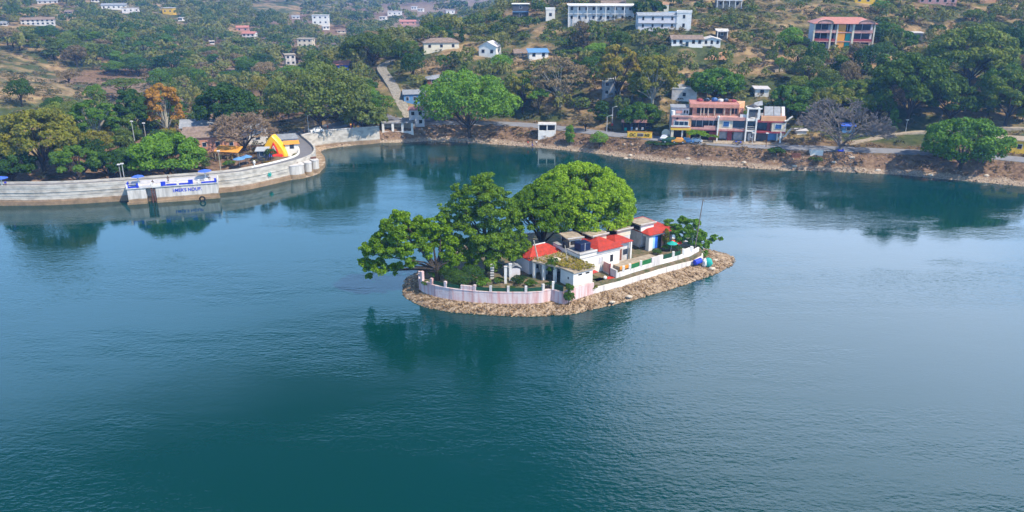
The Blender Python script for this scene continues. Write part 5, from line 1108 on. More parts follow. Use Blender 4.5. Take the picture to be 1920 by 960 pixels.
for px, py, z, rz, t, b, lb in ((990, 274, .25, 30, 'redpaint', 'darkgrey', 'person in a red top at the waterline, leftmost of the group on the beach'), (998, 274.5, .2, -60, 'darkgrey', 'bluepaint', 'person in a dark top standing ankle deep in the middle of the beach group'), (1006, 273.5, .4, 200, 'white', 'rust', 'person in a white top standing rightmost of the beach group'),
        (571, 252, 5.05, 10, 'darkgrey', 'darkgrey', 'person in dark clothes at the end of the dam bend'), (601, 246.5, 5.35, 80, 'white', 'darkgrey', 'person in white beside the road under the olive tree'), (615, 244.8, 5.35, 120, 'redpaint', 'darkgrey', 'person in red by the retaining wall'), (658, 241, 5.35, 40, 'orange', 'maroon', 'person in orange above the curved wall'), (664, 240.5, 5.35, -40, 'redpaint', 'yellowp', 'person in red and yellow next to the orange one'),
        (391, 336, 3.87, 60, 'white', 'darkgrey', 'person in white sitting under the right jetty umbrella'), (316, 343, 3.87, 20, 'darkgrey', 'darkgrey', 'person in dark clothes standing on the jetty deck'), (287, 347, 3.87, 0, 'darkgrey', 'bluepaint', 'person sitting on the left half of the jetty deck'), (12, 352, 3.98, 0, 'bluepaint', 'darkgrey', 'person standing by the umbrella at the left edge of the photo'), (1408, 266, 4.2, 0, 'white', 'lav', 'person in pale clothes in the white tower bay of the hotel')):
    person(P(px, py, z), R(rz), t, b, lb, sit=(px in (391, 287)))
# ================================================================== BEHIND THE DAM
q = P(517, 297, 3.2); ia = empty('inflatable_arch', (q.x - 1.0, q.y + 1.6, 2.9), R(-4), 'big yellow and red pointed inflatable arch with a white A behind the dam', 'inflatable')
def ogive(w_, h, n=10):
    pts = [(-w_ * (1 - (k / n) ** 1.9), h * k / n) for k in range(n + 1)]
    return pts + [(-x, z) for x, z in pts[-2::-1]]
def arch(w_, h, y0, y1, name, m_, x=0, z=0, bev=.25):
    p = ogive(w_, h); n = len(p); vs = [(x + a, y0, z + b) for a, b in p] + [(x + a, y1, z + b) for a, b in p]
    return MB().add(vs, [tuple(range(n)), tuple(range(2 * n - 1, n - 1, -1))] + [(i, n + i, n + (i + 1) % n, (i + 1) % n) for i in range(n)]).build(name, M[m_], ia, bev)
arch(3.3, 6.2, 0, 2.6, 'body', 'infy'); arch(1.35, 4.5, -.22, .1, 'red_panel', 'infr', .35, -.1, .1); text('A', 'white', ia, (-.3, -.27, 2.1), 1.9, name='lettering')
mb = MB()
for s in (-1, 1): mb.tube((s * 3.1, -.5, 0), (s * 3.1, -1.6, 0), .45, .45, 8)
mb.build('side_tube', M['infr'], ia)
e = empty('padded_slide', (q.x - .2, q.y - .3, 3.6), R(20), 'blue and red padded slide foot in front of the inflatable arch', 'slide'); MB().box(-2.2, -.6, 0, 1.2, -1.5, 1.0).build('blue_pad', M['umbblue'], e, .2); MB().box(-.5, 2.2, 0, 1.2, -1.5, .6).build('red_pad', M['infr'], e, .2)
def lowhouse(px, py, z, rz, w_, d_, h_, roof, wall, rm, label, rh=1.2, name='shed', **k): q = P(px, py, z); return house(name, label, 'building', (q.x, q.y, z), R(rz), w_, d_, h_, 1, wall, roof, rm, rh=rh, **k)
lowhouse(398, 286, 3, 14, 14, 9, 4.2, 'gable', 'terra', 'brownroof', 'long low house with weathered brown roof behind the dam', 2.2, wins=4)
lowhouse(376, 262, 4, 14, 10, 7, 3.5, 'gable', 'beige', 'greyroof', 'smaller grey roofed house behind the brown roofed one', 1.8)
lowhouse(460, 272, 3.5, 10, 11, 7, 3.6, 'shed', 'white', 'greyroof', 'white house under the bare brown tree', 1.2); lowhouse(538, 280, 4, 25, 6, 4, 2.8, 'shed', 'lav', 'greyroof', 'lavender roofed shed right of the inflatable arch', .5, wins=1)
q = P(425, 298, 3.4); e = empty('awning', (q.x, q.y, 3.4), R(-14), 'orange sloping awning in front of the brown roofed house', 'awning'); MB().add([(-3.6, 0, 1.8), (3.6, 0, 1.8), (3.6, 2.6, 2.9), (-3.6, 2.6, 2.9), (-3.6, 0, 1.9), (3.6, 0, 1.9), (3.6, 2.6, 3.0), (-3.6, 2.6, 3.0)], [(3, 2, 1, 0), (4, 5, 6, 7), (0, 1, 5, 4), (1, 2, 6, 5), (2, 3, 7, 6), (3, 0, 4, 7)]).build('sheet', M['orange'], e)
for x in (-3.4, 3.4): MB().box(x - .08, x + .08, .1, .25, -1, 1.85).build('post', M['barkpale'], e)
lowhouse(492, 299, 4, 5, 2.6, 2.2, 2.2, 'shed', 'darkgrey', 'metal', 'small kiosk with shiny tin roof beside the inflatable', .5, name='kiosk', wins=1)
lowhouse(548, 284, 4.2, 20, 3.4, 2.2, 2.0, 'shed', 'white', 'orange', 'tiny orange roofed hut at the inner side of the dam bend', .4, name='hut', wins=1)
for px, py, rr_, lb in ((449, 306, 1.6, 'light blue parasol behind the dam parapet'), (463, 302, 1.5, 'second light blue parasol right behind the first')):
    q = P(px, py, 4.0); e = empty('parasol', (q.x, q.y, 3.2), 0, lb, 'parasol'); MB().tube((0, 0, 0), (0, 0, 2.2), .05).build('pole', M['metal'], e); MB().cone((0, 0, 1.9), rr_, .6, 8, .1).build('canopy', M['blueroof'], e)
e = empty('urn', P(477, 308, 4.75), 0, 'white rounded ornament on the dam parapet', 'ornament'); MB().ball((0, 0, .5), .35, .35, .55).build('bowl', M['white'], e); MB().tube((0, 0, -.7), (0, 0, .1), .15).build('stem', M['white'], e)
# ================================================================== HOUSES ON THE RIGHT HILL
# orange apartment block
q = G(1576, 93); s_ = proj(q)[2]; K2 = 1 / s_
ob = empty('apartment_house', (q.x - 54 * K2, q.y, q.z), -math.atan2(q.x, q.y) * .35, 'three storey orange apartment house with salmon roof and open balconies on the hillside', 'building'); BLD.append((1512, 1640, 36, 96, q.y))
def obx(p0, p1, y0, y1, z0, z1, name, m_, par=None): return MB().box((p0 - 1522) * K2, (p1 - 1522) * K2, y0, y1, z0, z1).build(name, M[m_], par or ob)
obx(1523, 1629, 2.4, 9, -4, 8.9, 'core_wall', 'lav')
for z in (0, 3.0, 6.0): obx(1522, 1630, -.2, 2.39, z - .3, z, 'floor_slab', 'pink')
for p, w_ in ((1521, 2.5), (1551, 2.5), (1562, 2.5), (1590, 3.5), (1627.5, 2.3)): obx(p, p + w_, -.3, .2, -3, 8.7, 'column', 'cream')
obx(1565, 1578, -.05, 2.38, -3, 8.6, 'stair_wall', 'orange'); obx(1580, 1588.5, .6, .7, -2.5, 5.6, 'green_screen', 'teal')
for z in (0, 3.0, 6.0):
    for a, b in ((1525, 1549), (1554, 1561), (1580, 1588), (1595, 1625)):
        f = obx(a, b, 2.3, 2.38, z + .1, z + 2.5, 'glazing', 'glass'); obx((a + b) / 2 - .5, (a + b) / 2 + .5, 2.22, 2.29, z + .1, z + 2.5, 'mullion', 'lav', f)
    if z:
        for a, b in ((1524, 1550.5), (1554, 1561.5), (1594, 1627)): obx(a, b, -.18, -.05, z + .003, z + .75, 'balustrade', 'maroon' if z == 3 else 'pink')
hip((1518 - 1522) * K2, (1633 - 1522) * K2, -1.0, 10, 8.75, 2.0, 4.5).build('roof', M['pinkroof'], ob)
for c in (1540, 1613):
    x = (c - 1522) * K2; n_ = 8; pts = [(x + math.cos(math.pi * k / n_) * 2.6, 8.88 + math.sin(math.pi * k / n_) * 1.15) for k in range(n_ + 1)]
    vs = [(a, -1.15, b) for a, b in pts] + [(a, 3.0, b) for a, b in pts]; m1 = n_ + 1
    MB().add(vs, [tuple(range(m1)), tuple(range(2 * m1 - 1, m1 - 1, -1))] + [(i, i + 1, m1 + i + 1, m1 + i) for i in range(n_)]).build('arched_gable', M['pink'], ob)
    MBa = MB(); [MBa.tube((a[0], -1.2, a[1] + .05), (b[0], -1.2, b[1] + .05), .13, .13, 5) for a, b in zip(pts, pts[1:])]; MBa.build('gable_trim', M['brownroof'], ob)
hpx('villa', 'long white two storey villa with weathered columns near the top of the hill', 'building', 1126, 42, 122, 30, 2, 'offwhite', 'flat', 'white', 0, wins=9, slab='white', cols=8, winw=.9, depth=8, wm='darkin')
hpx('brown_roof_house', 'brown roofed house just behind the long white villa', 'building', 1150, 16, 44, 12, 1, 'cream', 'gable', 'brownroof', 0, wins=3)
hpx('white_house', 'white two storey house with pale blue roof below the long villa', 'building', 1232, 57, 72, 29, 2, 'lav', 'gable', 'greyroof', 4, wins=4, slab='greyroof', winw=.7, rh=.9, depth=7, wm='darkin')
hpx('white_wing', 'plain white wing adjoining the pale blue roofed house on its right', 'building', 1281, 57, 27, 30, 2, 'white', 'parapet', 'white', -6, wins=1, winw=.7, depth=7, wm='darkin')
hpx('blue_roof_shed', 'narrow blue roof behind the white two storey house', 'building', 1262, 32, 36, 7, 1, 'white', 'shed', 'blueroof', 0, wins=2, rh=.5)
hpx('cream_house', 'small cream house above the white wing', 'building', 1241, 25, 24, 15, 1, 'cream', 'parapet', 'peach', 0, wins=1)
hpx('low_row_house', 'low white row house with brown roof and dark doors', 'building', 1288, 87, 58, 17, 1, 'white', 'gable', 'brownroof', 4, wins=5, door=2, winw=.9, wm='darkin')
hpx('low_gable_house', 'low white house with small gable at the right end of the row', 'building', 1334, 87, 32, 15, 1, 'white', 'gabley', 'offwhite', 0, wins=3, winw=.7, rh=.9, wm='darkin')
hpx('lean_to', 'grey lean-to with white posts above the row house', 'building', 1353, 73, 20, 16, 1, 'darkgrey', 'shed', 'offwhite', 0, wins=1, cols=2, depth=3, rh=.4)
hpx('columned_house', 'pale house with row of columns at the top edge of the photo', 'building', 1366, 16, 46, 15, 1, 'beige', 'flat', 'offwhite', 0, wins=3, cols=5, wm='darkin')
hpx('yellow_house', 'yellow house cut by the top edge of the photo', 'building', 1627, 7, 46, 20, 2, 'yellowp', 'flat', 'offwhite', 0, wins=3)
hpx('pink_house', 'pink house with dark doors at the top edge of the photo', 'building', 1757, 8, 66, 20, 2, 'pink', 'flat', 'offwhite', 0, wins=5, wm='darkin')
hpx('small_yellow_house', 'small yellow house at the top right edge', 'building', 1852, 6, 26, 18, 1, 'peach', 'flat', 'brick', 0, wins=1)
hpx('grey_hut', 'flat grey concrete hut right of the orange apartment house', 'building', 1714, 75, 28, 12, 1, 'grey', 'flat', 'offwhite', 0, wins=0)
hpx('two_tone_house', 'small white house on dark stilts left of the long villa', 'building', 976, 36, 30, 26, 2, 'darkgrey', 'flat', 'white', 0, wins=1, slab='blueroof')
hpx('white_tower', 'narrow white house between dark trees left of the long villa', 'building', 1032, 38, 17, 18, 1, 'white', 'parapet', 'white', 0, wins=1)
hpx('beige_house', 'beige bungalow with spreading brown roof on the ridge', 'building', 828, 95, 66, 20, 1, 'cream', 'hip', 'brownroof', 8, wins=3, rh=1.6, wm='darkin')
hpx('white_gable_house', 'white gable fronted house below the ridge', 'building', 914, 107, 34, 25, 1, 'white', 'gabley', 'lav', -18, wins=2, rh=1.8, wm='darkin')
hpx('blue_roof_house', 'white house with bright blue roof edge', 'building', 1010, 111, 36, 15, 1, 'white', 'shed', 'blueroof', 6, wins=2, rh=.8); hpx('brown_annexe', 'brown roofed shed left of the blue roof house', 'building', 978, 107, 26, 11, 1, 'beige', 'gable', 'brownroof', 6, wins=1)
hpx('stilt_hut', 'dark hut with wide grey roof beside the path', 'building', 824, 160, 46, 16, 1, 'brick', 'hip', 'greyroof', 5, wins=2, wm='darkin')
hpx('blue_house', 'deep blue house beside the stone path', 'building', 778, 196, 40, 21, 1, 'blueroof', 'shed', 'greyroof', 5, wins=3, rh=.6, winw=.8)
hpx('white_shop', 'white house with pink roof left of the great round tree', 'building', 782, 238, 28, 34, 2, 'lav', 'hip', 'pinkroof', 0, wins=2, rh=.8, wm='darkin')
hpx('terrace_house', 'white terrace roof showing through the trees', 'building', 1146, 182, 34, 28, 2, 'grey', 'parapet', 'white', 0, wins=2)
hpx('concrete_house', 'grey white concrete house right of the yellow green tree', 'building', 1282, 190, 46, 22, 1, 'offwhite', 'parapet', 'white', -8, wins=1)
hpx('white_hut', 'small white hut right of the bright round tree', 'building', 1428, 181, 25, 13, 1, 'white', 'flat', 'lav', 0, wins=1, wm='darkin')
hpx('yellow_shop', 'ochre house with tan slab roof at the right edge of the shore', 'building', 1893, 288, 56, 24, 1, 'yellowp', 'flat', 'beige', 0, wins=2, wm='darkin')
hpx('blue_shack', 'blue shack seen through the bare grey tree', 'building', 1590, 250, 22, 15, 1, 'blueroof', 'shed', 'umbblue', 0, wins=1, depth=3, rh=.4); hpx('white_shack', 'white sheets stacked left of the bare grey tree', 'building', 1503, 252, 18, 8, 1, 'white', 'shed', 'lav', 10, wins=0, depth=2, rh=.3)
hpx('roadside_shop', 'red roofed shop with blue front left of the stone path', 'building', 640, 136, 26, 18, 1, 'umbblue', 'gable', 'pinkroof', 0, wins=1)
q = G(1342, 112); e = empty('ramp_wall', q, 0, 'salmon coloured sloping stone ramp wall below the row house', 'wall'); MB().add([(-4, 0, -3), (4, 0, -3), (4, 0, 3.2), (-4, 0, .2), (-4, 1.2, -3), (4, 1.2, -3), (4, 1.2, 3.2), (-4, 1.2, .2)], [(0, 1, 2, 3), (7, 6, 5, 4), (3, 2, 6, 7), (1, 5, 6, 2), (0, 3, 7, 4)]).build('face', M['peach'], e)
# far houses across the valley
FAR = [(72, 48, 56, 13, 'offwhite', 'brownroof', 'long white building with dull brown roof on the far left hillside'), (214, 18, 44, 10, 'white', 'greyroof', 'white house cluster at the top of the far left hillside'), (246, 25, 30, 10, 'offwhite', 'beige', 'cream house just right of the white cluster on the far left hillside'),
       (315, 27, 20, 11, 'yellowp', 'offwhite', 'yellow house on the far left hillside'), (455, 60, 22, 10, 'pink', 'pinkroof', 'orange roofed house on the far slope'), (466, 70, 24, 9, 'white', 'pinkroof', 'white house just below the orange roofed one on the far slope'), (601, 47, 30, 17, 'white', 'offwhite', 'white two storey block on the hazy slope'), (612, 56, 12, 6, 'white', 'offwhite', 'small annexe below the white block on the hazy slope'),
       (572, 90, 28, 16, 'cream', 'beige', 'cream unfinished house in the valley'), (546, 124, 18, 20, 'offwhite', 'beige', 'narrow white house in the valley'), (90, 8, 34, 8, 'offwhite', 'greyroof', 'white house at the top left edge of the photo'), (178, 4, 12, 6, 'white', 'greyroof', 'tiny white house at the top edge left of the white cluster'), (128, 26, 14, 6, 'beige', 'brownroof', 'small drab house on the far left hillside'),
       (740, 30, 26, 8, 'white', 'offwhite', 'pale house in the blue haze'), (765, 47, 30, 8, 'pink', 'pinkroof', 'pink house row in the blue haze'), (717, 38, 12, 6, 'white', 'offwhite', 'small pale house left of the pink row in the haze'), (776, 18, 10, 5, 'white', 'offwhite', 'tiny white house high in the haze'), (788, 22, 10, 5, 'white', 'offwhite', 'tiny white house right of the other one high in the haze'),
       (845, 27, 16, 7, 'white', 'offwhite', 'lone white house in the haze near the ridge'), (398, 83, 8, 5, 'white', 'offwhite', 'white speck of a house among the far trees'), (555, 36, 14, 6, 'white', 'greyroof', 'low white house left of the hazy white block'), (640, 62, 16, 6, 'cream', 'brownroof', 'low cream house in the hazy fields'), (6, 48, 12, 6, 'white', 'greyroof', 'small white house at the left edge of the photo'), (338, 40, 8, 6, 'white', 'offwhite', 'small white house below the yellow one')]
for px, py, w_, h_, wl_, rm, lb in FAR: hpx('far_house', lb, 'house', px, py, w_, h_, 2 if h_ > 12 else 1, wl_, 'gable' if rm not in ('offwhite', 'beige') else 'flat', rm, rng.uniform(-15, 15), wins=max(2, int(w_ / 8)), winw=1.2, rh=1.3, skirt=6)
print('houses', time.time() - T0)

# ================================================================== TREES PLACED FROM THE PHOTOGRAPH
def pt(px, top, base, wpx, kind, mk, label=None, cat='tree', **k):
    q = G(px, base); s = proj(q)[2]; t = D(px, top, q.y); h = max(1.2, t.z - q.z); return put_tree(q, h, wpx / 2 / s, kind, mk, label, cat, **k)
def bigtree(px, top, base, wpx, mk, label, seed, n=16000, leaf=.36, nb=110, r0=.4, bark='bark', zlow=-.5, name='broadleaf_tree', fl=.8, rb=(.13, .22), cull=.8):
    q = G(px, base); s = proj(q)[2]; h = D(px, top, q.y).z - q.z; rad = wpx / 2 / s; rr = random.Random(seed); bl = []
    for k in range(nb):
        a = rr.uniform(0, 6.283); t = math.acos(rr.uniform(zlow, 1)); f_ = rr.uniform(.72, .93); b_ = rr.uniform(*rb) * rad
        bl.append((math.sin(t) * math.cos(a) * rad * f_, math.sin(t) * math.sin(a) * rad * f_ * .85, h * .56 + math.cos(t) * h * .40 * f_ / .93, b_, fl))
    return hero(name, q, label, bl, n, leaf, mk, seed, r0=r0, bark=bark, cull=cull)
bigtree(880, 138, 257, 178, 'bright', 'great round bright green tree on the beach left of the kiosk', 61, 20000, .34, 130)
bigtree(602, 126, 246, 186, 'olive', 'huge olive green tree over the road at the end of the dam', 62, 18000, .36, 120)
bigtree(685, 196, 247, 90, 'olive', 'low olive tree reaching over the curved retaining wall', 63, 5000, .34, 50)
bigtree(430, 160, 262, 120, 'dark', 'broad dark green tree behind the bare brown tree', 64, 10000, .38, 80)
bigtree(315, 157, 262, 74, 'autumn', 'upright yellow orange tree behind the dam', 65, 7000, .30, 60, bark='barkpale')
bigtree(252, 166, 262, 66, 'dark', 'very dark rounded tree left of the yellow orange tree', 66, 7000, .34, 50)
bigtree(185, 184, 280, 92, 'mid', 'open green tree with bare pale stems left of the very dark tree', 67, 7000, .32, 55, bark='barkpale', fl=.5)
bigtree(85, 202, 328, 150, 'yellow', 'large yellowish olive tree on the left bank', 68, 14000, .33, 110, fl=.65)
bigtree(316, 257, 336, 140, 'bright', 'dense glossy green tree right behind the jetty', 69, 12000, .32, 80)
bigtree(25, 280, 345, 90, 'dark', 'dark green tree at the left edge behind the dam', 70, 5000, .34, 40); bigtree(150, 272, 342, 90, 'mid', 'mid green tree behind the dam, right of the yellowish olive one', 71, 6000, .32, 45); bigtree(210, 285, 340, 80, 'dark', 'dark tree behind the dam left of the glossy one', 72, 5500, .32, 45)
bigtree(1800, 228, 318, 160, 'bright', 'wide bright green tree growing from the bank at the right shore', 73, 15000, .32, 110, zlow=-.8)
bigtree(1340, 131, 192, 106, 'bright', 'rounded fresh green tree above the hotel', 74, 9000, .34, 70, fl=.6)
bigtree(1222, 100, 208, 92, 'yellow', 'tall yellow green tree above the yellow signboard, right of its twin', 75, 10000, .34, 70, bark='barkpale'); bigtree(1158, 80, 190, 78, 'yellow', 'pointed yellow green tree, left and taller of the two twins', 76, 7500, .34, 55)
bigtree(1050, 108, 200, 112, 'brownleaf', 'pale half bare spreading tree on the slope behind the kiosk', 77, 5000, .28, 70, fl=.5, bark='barkpale'); bigtree(980, 135, 210, 60, 'yellow', 'yellow green tree left of the pale half bare tree', 78, 4500, .33, 40)
bigtree(1700, 102, 236, 150, 'mixed', 'largest dark green tree on the right hillside', 79, 15000, .37, 110); bigtree(1815, 52, 165, 150, 'mixed', 'large dark olive tree high on the right hillside', 80, 13000, .40, 95); bigtree(1600, 150, 226, 90, 'mixed', 'dark tree left of the largest hillside tree', 81, 7000, .36, 60)
bigtree(1562, 165, 232, 92, 'yellow', 'yellow green tree behind the bare grey tree', 82, 6500, .34, 55); bigtree(1480, 160, 215, 84, 'mid', 'green tree between the hotel and the bare grey tree', 83, 6500, .34, 55); bigtree(1200, 196, 240, 80, 'mid', 'green tree above the stall left of the hotel', 84, 6000, .32, 55)
bigtree(1216, 2, 34, 62, 'dark', 'large dark tree between the villa and the cream house', 85, 5000, .42, 40); bigtree(1685, 56, 98, 64, 'mid', 'loose green tree right of the apartment house', 86, 4500, .36, 40)
bigtree(1885, 130, 235, 110, 'mixed', 'dark tree at the right edge of the hillside', 87, 8000, .37, 70); bigtree(1780, 150, 232, 100, 'mixed', 'dark green tree right of the largest hillside tree', 88, 8000, .37, 70)
bigtree(700, 66, 122, 120, 'olive', 'wide olive tree on the ridge above the path', 89, 8000, .38, 65); bigtree(600, 106, 150, 60, 'olive', 'brownish olive tree behind the huge olive tree', 90, 4000, .38, 35)
pt(235, 140, 190, 78, 'flat', 'olive', 'flat topped olive tree on the dry knoll'); pt(180, 160, 196, 40, 'round', 'mid', 'small green tree on the dry knoll left of the flat topped one'); pt(42, 150, 200, 52, 'round', 'dark', 'dark green bush tree on the brown knoll at the left')
pt(130, 128, 158, 50, 'loose', 'brownleaf', 'purplish bare tree on the dry knoll')
pt(1110, 245, 279, 1, 'shrub', 'bright', 'x') if False else None
pt(1068, 236, 272, 28, 'tall', 'bright', 'bright narrow shrub tree on the beach right of the kiosk', 'shrub'); pt(1124, 249, 279, 38, 'round', 'bright', 'bright rounded shrub on the bank left of the lamp', 'shrub'); pt(1305, 241, 268, 44, 'flat', 'lime', 'small lime green tree in front of the hotel'); pt(1336, 250, 268, 22, 'flat', 'lime', 'smaller lime green sapling in front of the hotel')
pt(1098, 212, 246, 52, 'loose', 'brownleaf', 'small bare brown tree beside the shore road'); pt(845, 42, 76, 22, 'spire', 'dark', 'left one of two dark conifers on the ridge'); pt(866, 46, 78, 20, 'spire', 'dark', 'right one of two dark conifers on the ridge'); pt(1672, 205, 252, 30, 'tall', 'bright', 'bright small tree behind the bare grey tree on its right')
pt(1470, 70, 100, 20, 'tall', 'dark', 'dark slim tree left of the apartment house'); pt(1462, 108, 132, 26, 'round', 'bright', 'round green bush on the terraced field', 'shrub'); pt(1506, 70, 92, 26, 'round', 'dark', 'dark tree against the left wall of the apartment house')
pt(1255, 265, 272, 44, 'shrub', 'dark', 'dark hedge below the parked cars', 'shrub'); pt(1225, 262, 272, 40, 'shrub', 'dark', 'dark shrub at the road edge right of the signboard', 'shrub'); pt(1455, 268, 292, 40, 'shrub', 'mid', 'green shrub on the bank before the hotel right wing', 'shrub'); pt(1530, 289, 305, 30, 'shrub', 'olive', 'scrubby bush below the white box', 'shrub')
pt(508, 278, 300, 26, 'round', 'dark', 'clipped dark shrub in front of the inflatable arch', 'shrub'); pt(555, 282, 296, 20, 'shrub', 'yellow', 'yellow green shrubs inside the dam bend', 'shrub'); pt(385, 280, 318, 30, 'tall', 'olive', 'slim olive shrub behind the dam left of the lamp post', 'shrub'); pt(430, 296, 312, 28, 'shrub', 'mid', 'green bush behind the parapet right of the lamp post', 'shrub'); pt(505, 300, 308, 24, 'shrub', 'autumn', 'rusty leaved bush at the parapet below the inflatable', 'shrub')
bare_tree('bare_tree', G(1575, 284), 14, 15.5, M['barkgrey'], 5, 'wide bare grey tree with a dark forked trunk on the right shore', 7)
q = G(460, 283); bare_tree('bare_tree', q, 11.5, 10, M['bark'], 8, 'bare brown twiggy tree behind the dam beside the inflatable arch', 7, M['barkbrown'])
print('hand trees', time.time() - T0)

# ================================================================== FILLER TREES
nr = np.random.RandomState(9)
def near_road(x, y):
    X = np.array([x]); Y = np.array([y])
    return segdist(X, Y, [tuple(q[:2]) for q in ROAD])[0]
paths = [[G(*q)[:2] for q in [(768, 222), (748, 185), (724, 143), (714, 130), (722, 120), (738, 112)]], [G(*q)[:2] for q in [(1580, 272), (1690, 250), (1752, 246), (1920, 241)]]]
PATHS = [[tuple(p) for p in L] for L in paths]
ZONES = [ # px0,px1,py0,py1, spacing m, (kinds,palette), height range, radius range
    # right hillside dense forest
    (1470, 2250, 90, 236, 5.6, 'mixed', (6, 11), (3.2, 5.2)), (1640, 2250, -60, 90, 6.0, 'mixed', (5, 9), (3, 4.8)),
    (690, 1260, 92, 236, 5.0, 'mixed', (5, 10), (2.8, 4.8)), (860, 1420, 28, 92, 5.2, 'mixed', (4, 8), (2.6, 4.2)), (960, 1420, -60, 28, 6.5, 'mixed', (4, 8), (2.6, 4)),
    (1260, 1470, 92, 245, 5.8, 'mid', (4, 7), (2.4, 3.8)), (1400, 1640, -60, 92, 7.2, 'scrub', (2.5, 5), (1.8, 3)), (690, 900, 50, 100, 6.5, 'mixed', (5, 9), (3, 4.6)), (600, 700, 100, 246, 5.0, 'mixed', (5, 9), (2.8, 4.5)),
    # behind the dam
    (-300, 560, 160, 345, 6.6, 'damside', (5, 9), (2.8, 4.4))]
BLD += [(742, 768, 180, 222, 255), (728, 752, 150, 190, 268), (706, 734, 112, 155, 290)]
def prot(px, top, base, rpx, Y):
    for x0, x1, y0, y1, yb in BLD:
        if px + rpx * .8 > x0 and px - rpx * .8 < x1 and base > y0 and top < y1 - .3 * (y1 - y0) and Y < yb + 8: return True
    return False
HANDP = [(1340, 60), (1562, 60)]
cand = []; taken = [(o.location.x, o.location.y, max(2.0, (o.scale.x if o.scale.x != 1 else 4.0))) for o in bpy.data.objects if o.get('category') in ('tree', 'building', 'house', 'hotel')]
grid = {}
def free(x, y, d):
    gx, gy = int(x // 12), int(y // 12)
    for a in (-1, 0, 1):
        for b in (-1, 0, 1):
            for (u, v, dd) in grid.get((gx + a, gy + b), ()): 
                if (u - x) ** 2 + (v - y) ** 2 < ((d + dd) / 2) ** 2: return False
    return True
def addg(x, y, d): grid.setdefault((int(x // 12), int(y // 12)), []).append((x, y, d))
for x, y, rr_ in taken: addg(x, y, rr_ * 1.1)
DAMP = [tuple(p) for p in front]
def scatter(n_try, x0, x1, y0, y1, fn):
    xs_ = nr.uniform(x0, x1, n_try); ys_ = nr.uniform(y0, y1, n_try); zs_ = height(xs_, ys_); dd = segdist(xs_, ys_, [tuple(q[:2]) for q in ROAD]); d2 = np.minimum(segdist(xs_, ys_, PATHS[0]), segdist(xs_, ys_, PATHS[1])); d3 = segdist(xs_, ys_, DAMP)
    ins, dl = inlake(xs_, ys_)
    for i in range(n_try):
        if ins[i] or dd[i] < 6.5 or d2[i] < 3.6 or d3[i] < 9 or dl[i] < 5: continue
        fn(xs_[i], ys_[i], zs_[i])
def zone_fn(x, y, z):
    px, py, s = proj((x, y, z))
    if y < ROADY(x): return
    for Z_ in ZONES:
        if Z_[0] <= px < Z_[1] and Z_[2] <= py < Z_[3]:
            if Z_[5] == 'damside' and (y > 330 or x > -57): continue
            if Z_[5] != 'damside' and y > 420: continue
            sp = Z_[4] * nr.uniform(.8, 1.25)
            if not free(x, y, sp): return
            h = nr.uniform(*Z_[6]); rad = nr.uniform(*Z_[7]); top = proj((x, y, z + h))[1]
            if prot(px, top, py, rad * s, y): return
            if Z_[5] == 'damside':
                if 330 < px < 570 and py > 240: return
                if px < 90 and py < 320: return
                if px < 300 and py < 215: return
                if py < 230 and px < 420 and nr.rand() < .35: return
            pal = {'mixed': ['mixed'] * 5 + ['dark'] * 3 + ['mid'] * 5 + ['olive'] * 2 + ['bright', 'bright', 'brownleaf'], 'mid': ['mid'] * 3 + ['mixed', 'olive', 'bright', 'brownleaf'], 'scrub': ['mixed', 'mid', 'olive', 'brownleaf', 'reed'], 'damside': ['dark'] * 3 + ['mid'] * 3 + ['mixed'] * 2 + ['olive', 'yellow']}[Z_[5]]
            kd = nr.choice(['round'] * 6 + ['tall'] * 3 + ['loose'] * 2 + ['flat'] * 2)
            cand.append((x, y, z, h, rad, kd, nr.choice(pal), px, py, s)); addg(x, y, sp); return
def ROADY(x): return np.interp(x, [-26, 0, 23, 55, 89, 130, 180], [252, 252, 246, 231, 224, 212, 190]) if x > -26 else 180
scatter(16000, -180, 290, 190, 420, zone_fn)
# left forested hillside beyond the valley: individuals near, one woodland mass beyond
far = []
def far_fn(x, y, z):
    px, py, s = proj((x, y, z))
    if px < -500 or px > 1500 or py < -80: return
    right = y < 420 and x > -60
    if right: return
    if py > 170 and y < 330: return
    dk = vnoise(np.array([x]), np.array([y]), 60, 21)[0] + vnoise(np.array([x]), np.array([y]), 22, 22)[0] * .6
    if y < 385 and px < 300 and dk < .40: return       # dry knoll stays open
    if dk < ((-.02 if y > 750 else -.2) if px > 470 else -.45): return
    sp = nr.uniform(6.5, 9.5) * (1.0 if y < 800 else 1.3)
    if not free(x, y, sp): return
    h = nr.uniform(6, 11); rad = nr.uniform(4.2, 7.2) * (1 if y < 800 else 1.15)
    if prot(px, proj((x, y, z + h))[1], py, rad * s, y): return
    far.append((x, y, z, h, rad, nr.choice(['round', 'round', 'tall', 'flat', 'loose']), nr.choice(['mixed'] * 4 + ['dark'] * 3 + ['mid'] * 3 + ['olive'] * 2 + ['brownleaf']), px, py, s)); addg(x, y, sp)
scatter(16000, -420, 60, 330, 800, far_fn); scatter(9000, -700, 250, 800, 1900, far_fn)
allc = cand + far
allc.sort(key=lambda c: -(c[4] * c[9]) * (1 if -20 < c[7] < 1940 and c[8] > 0 else .01))
NH = len([o for o in bpy.data.objects if o.get('category') == 'tree'])
ind = allc[:max(0, 292 - NH)]; rest = allc[len(ind):]
print('candidates', len(cand), len(far), 'individual', len(ind), 'hand', NH)
for x, y, z, h, rad, kd, mk, px, py, s in ind: put_tree((x, y, z - .1), h, rad, kd, mk)
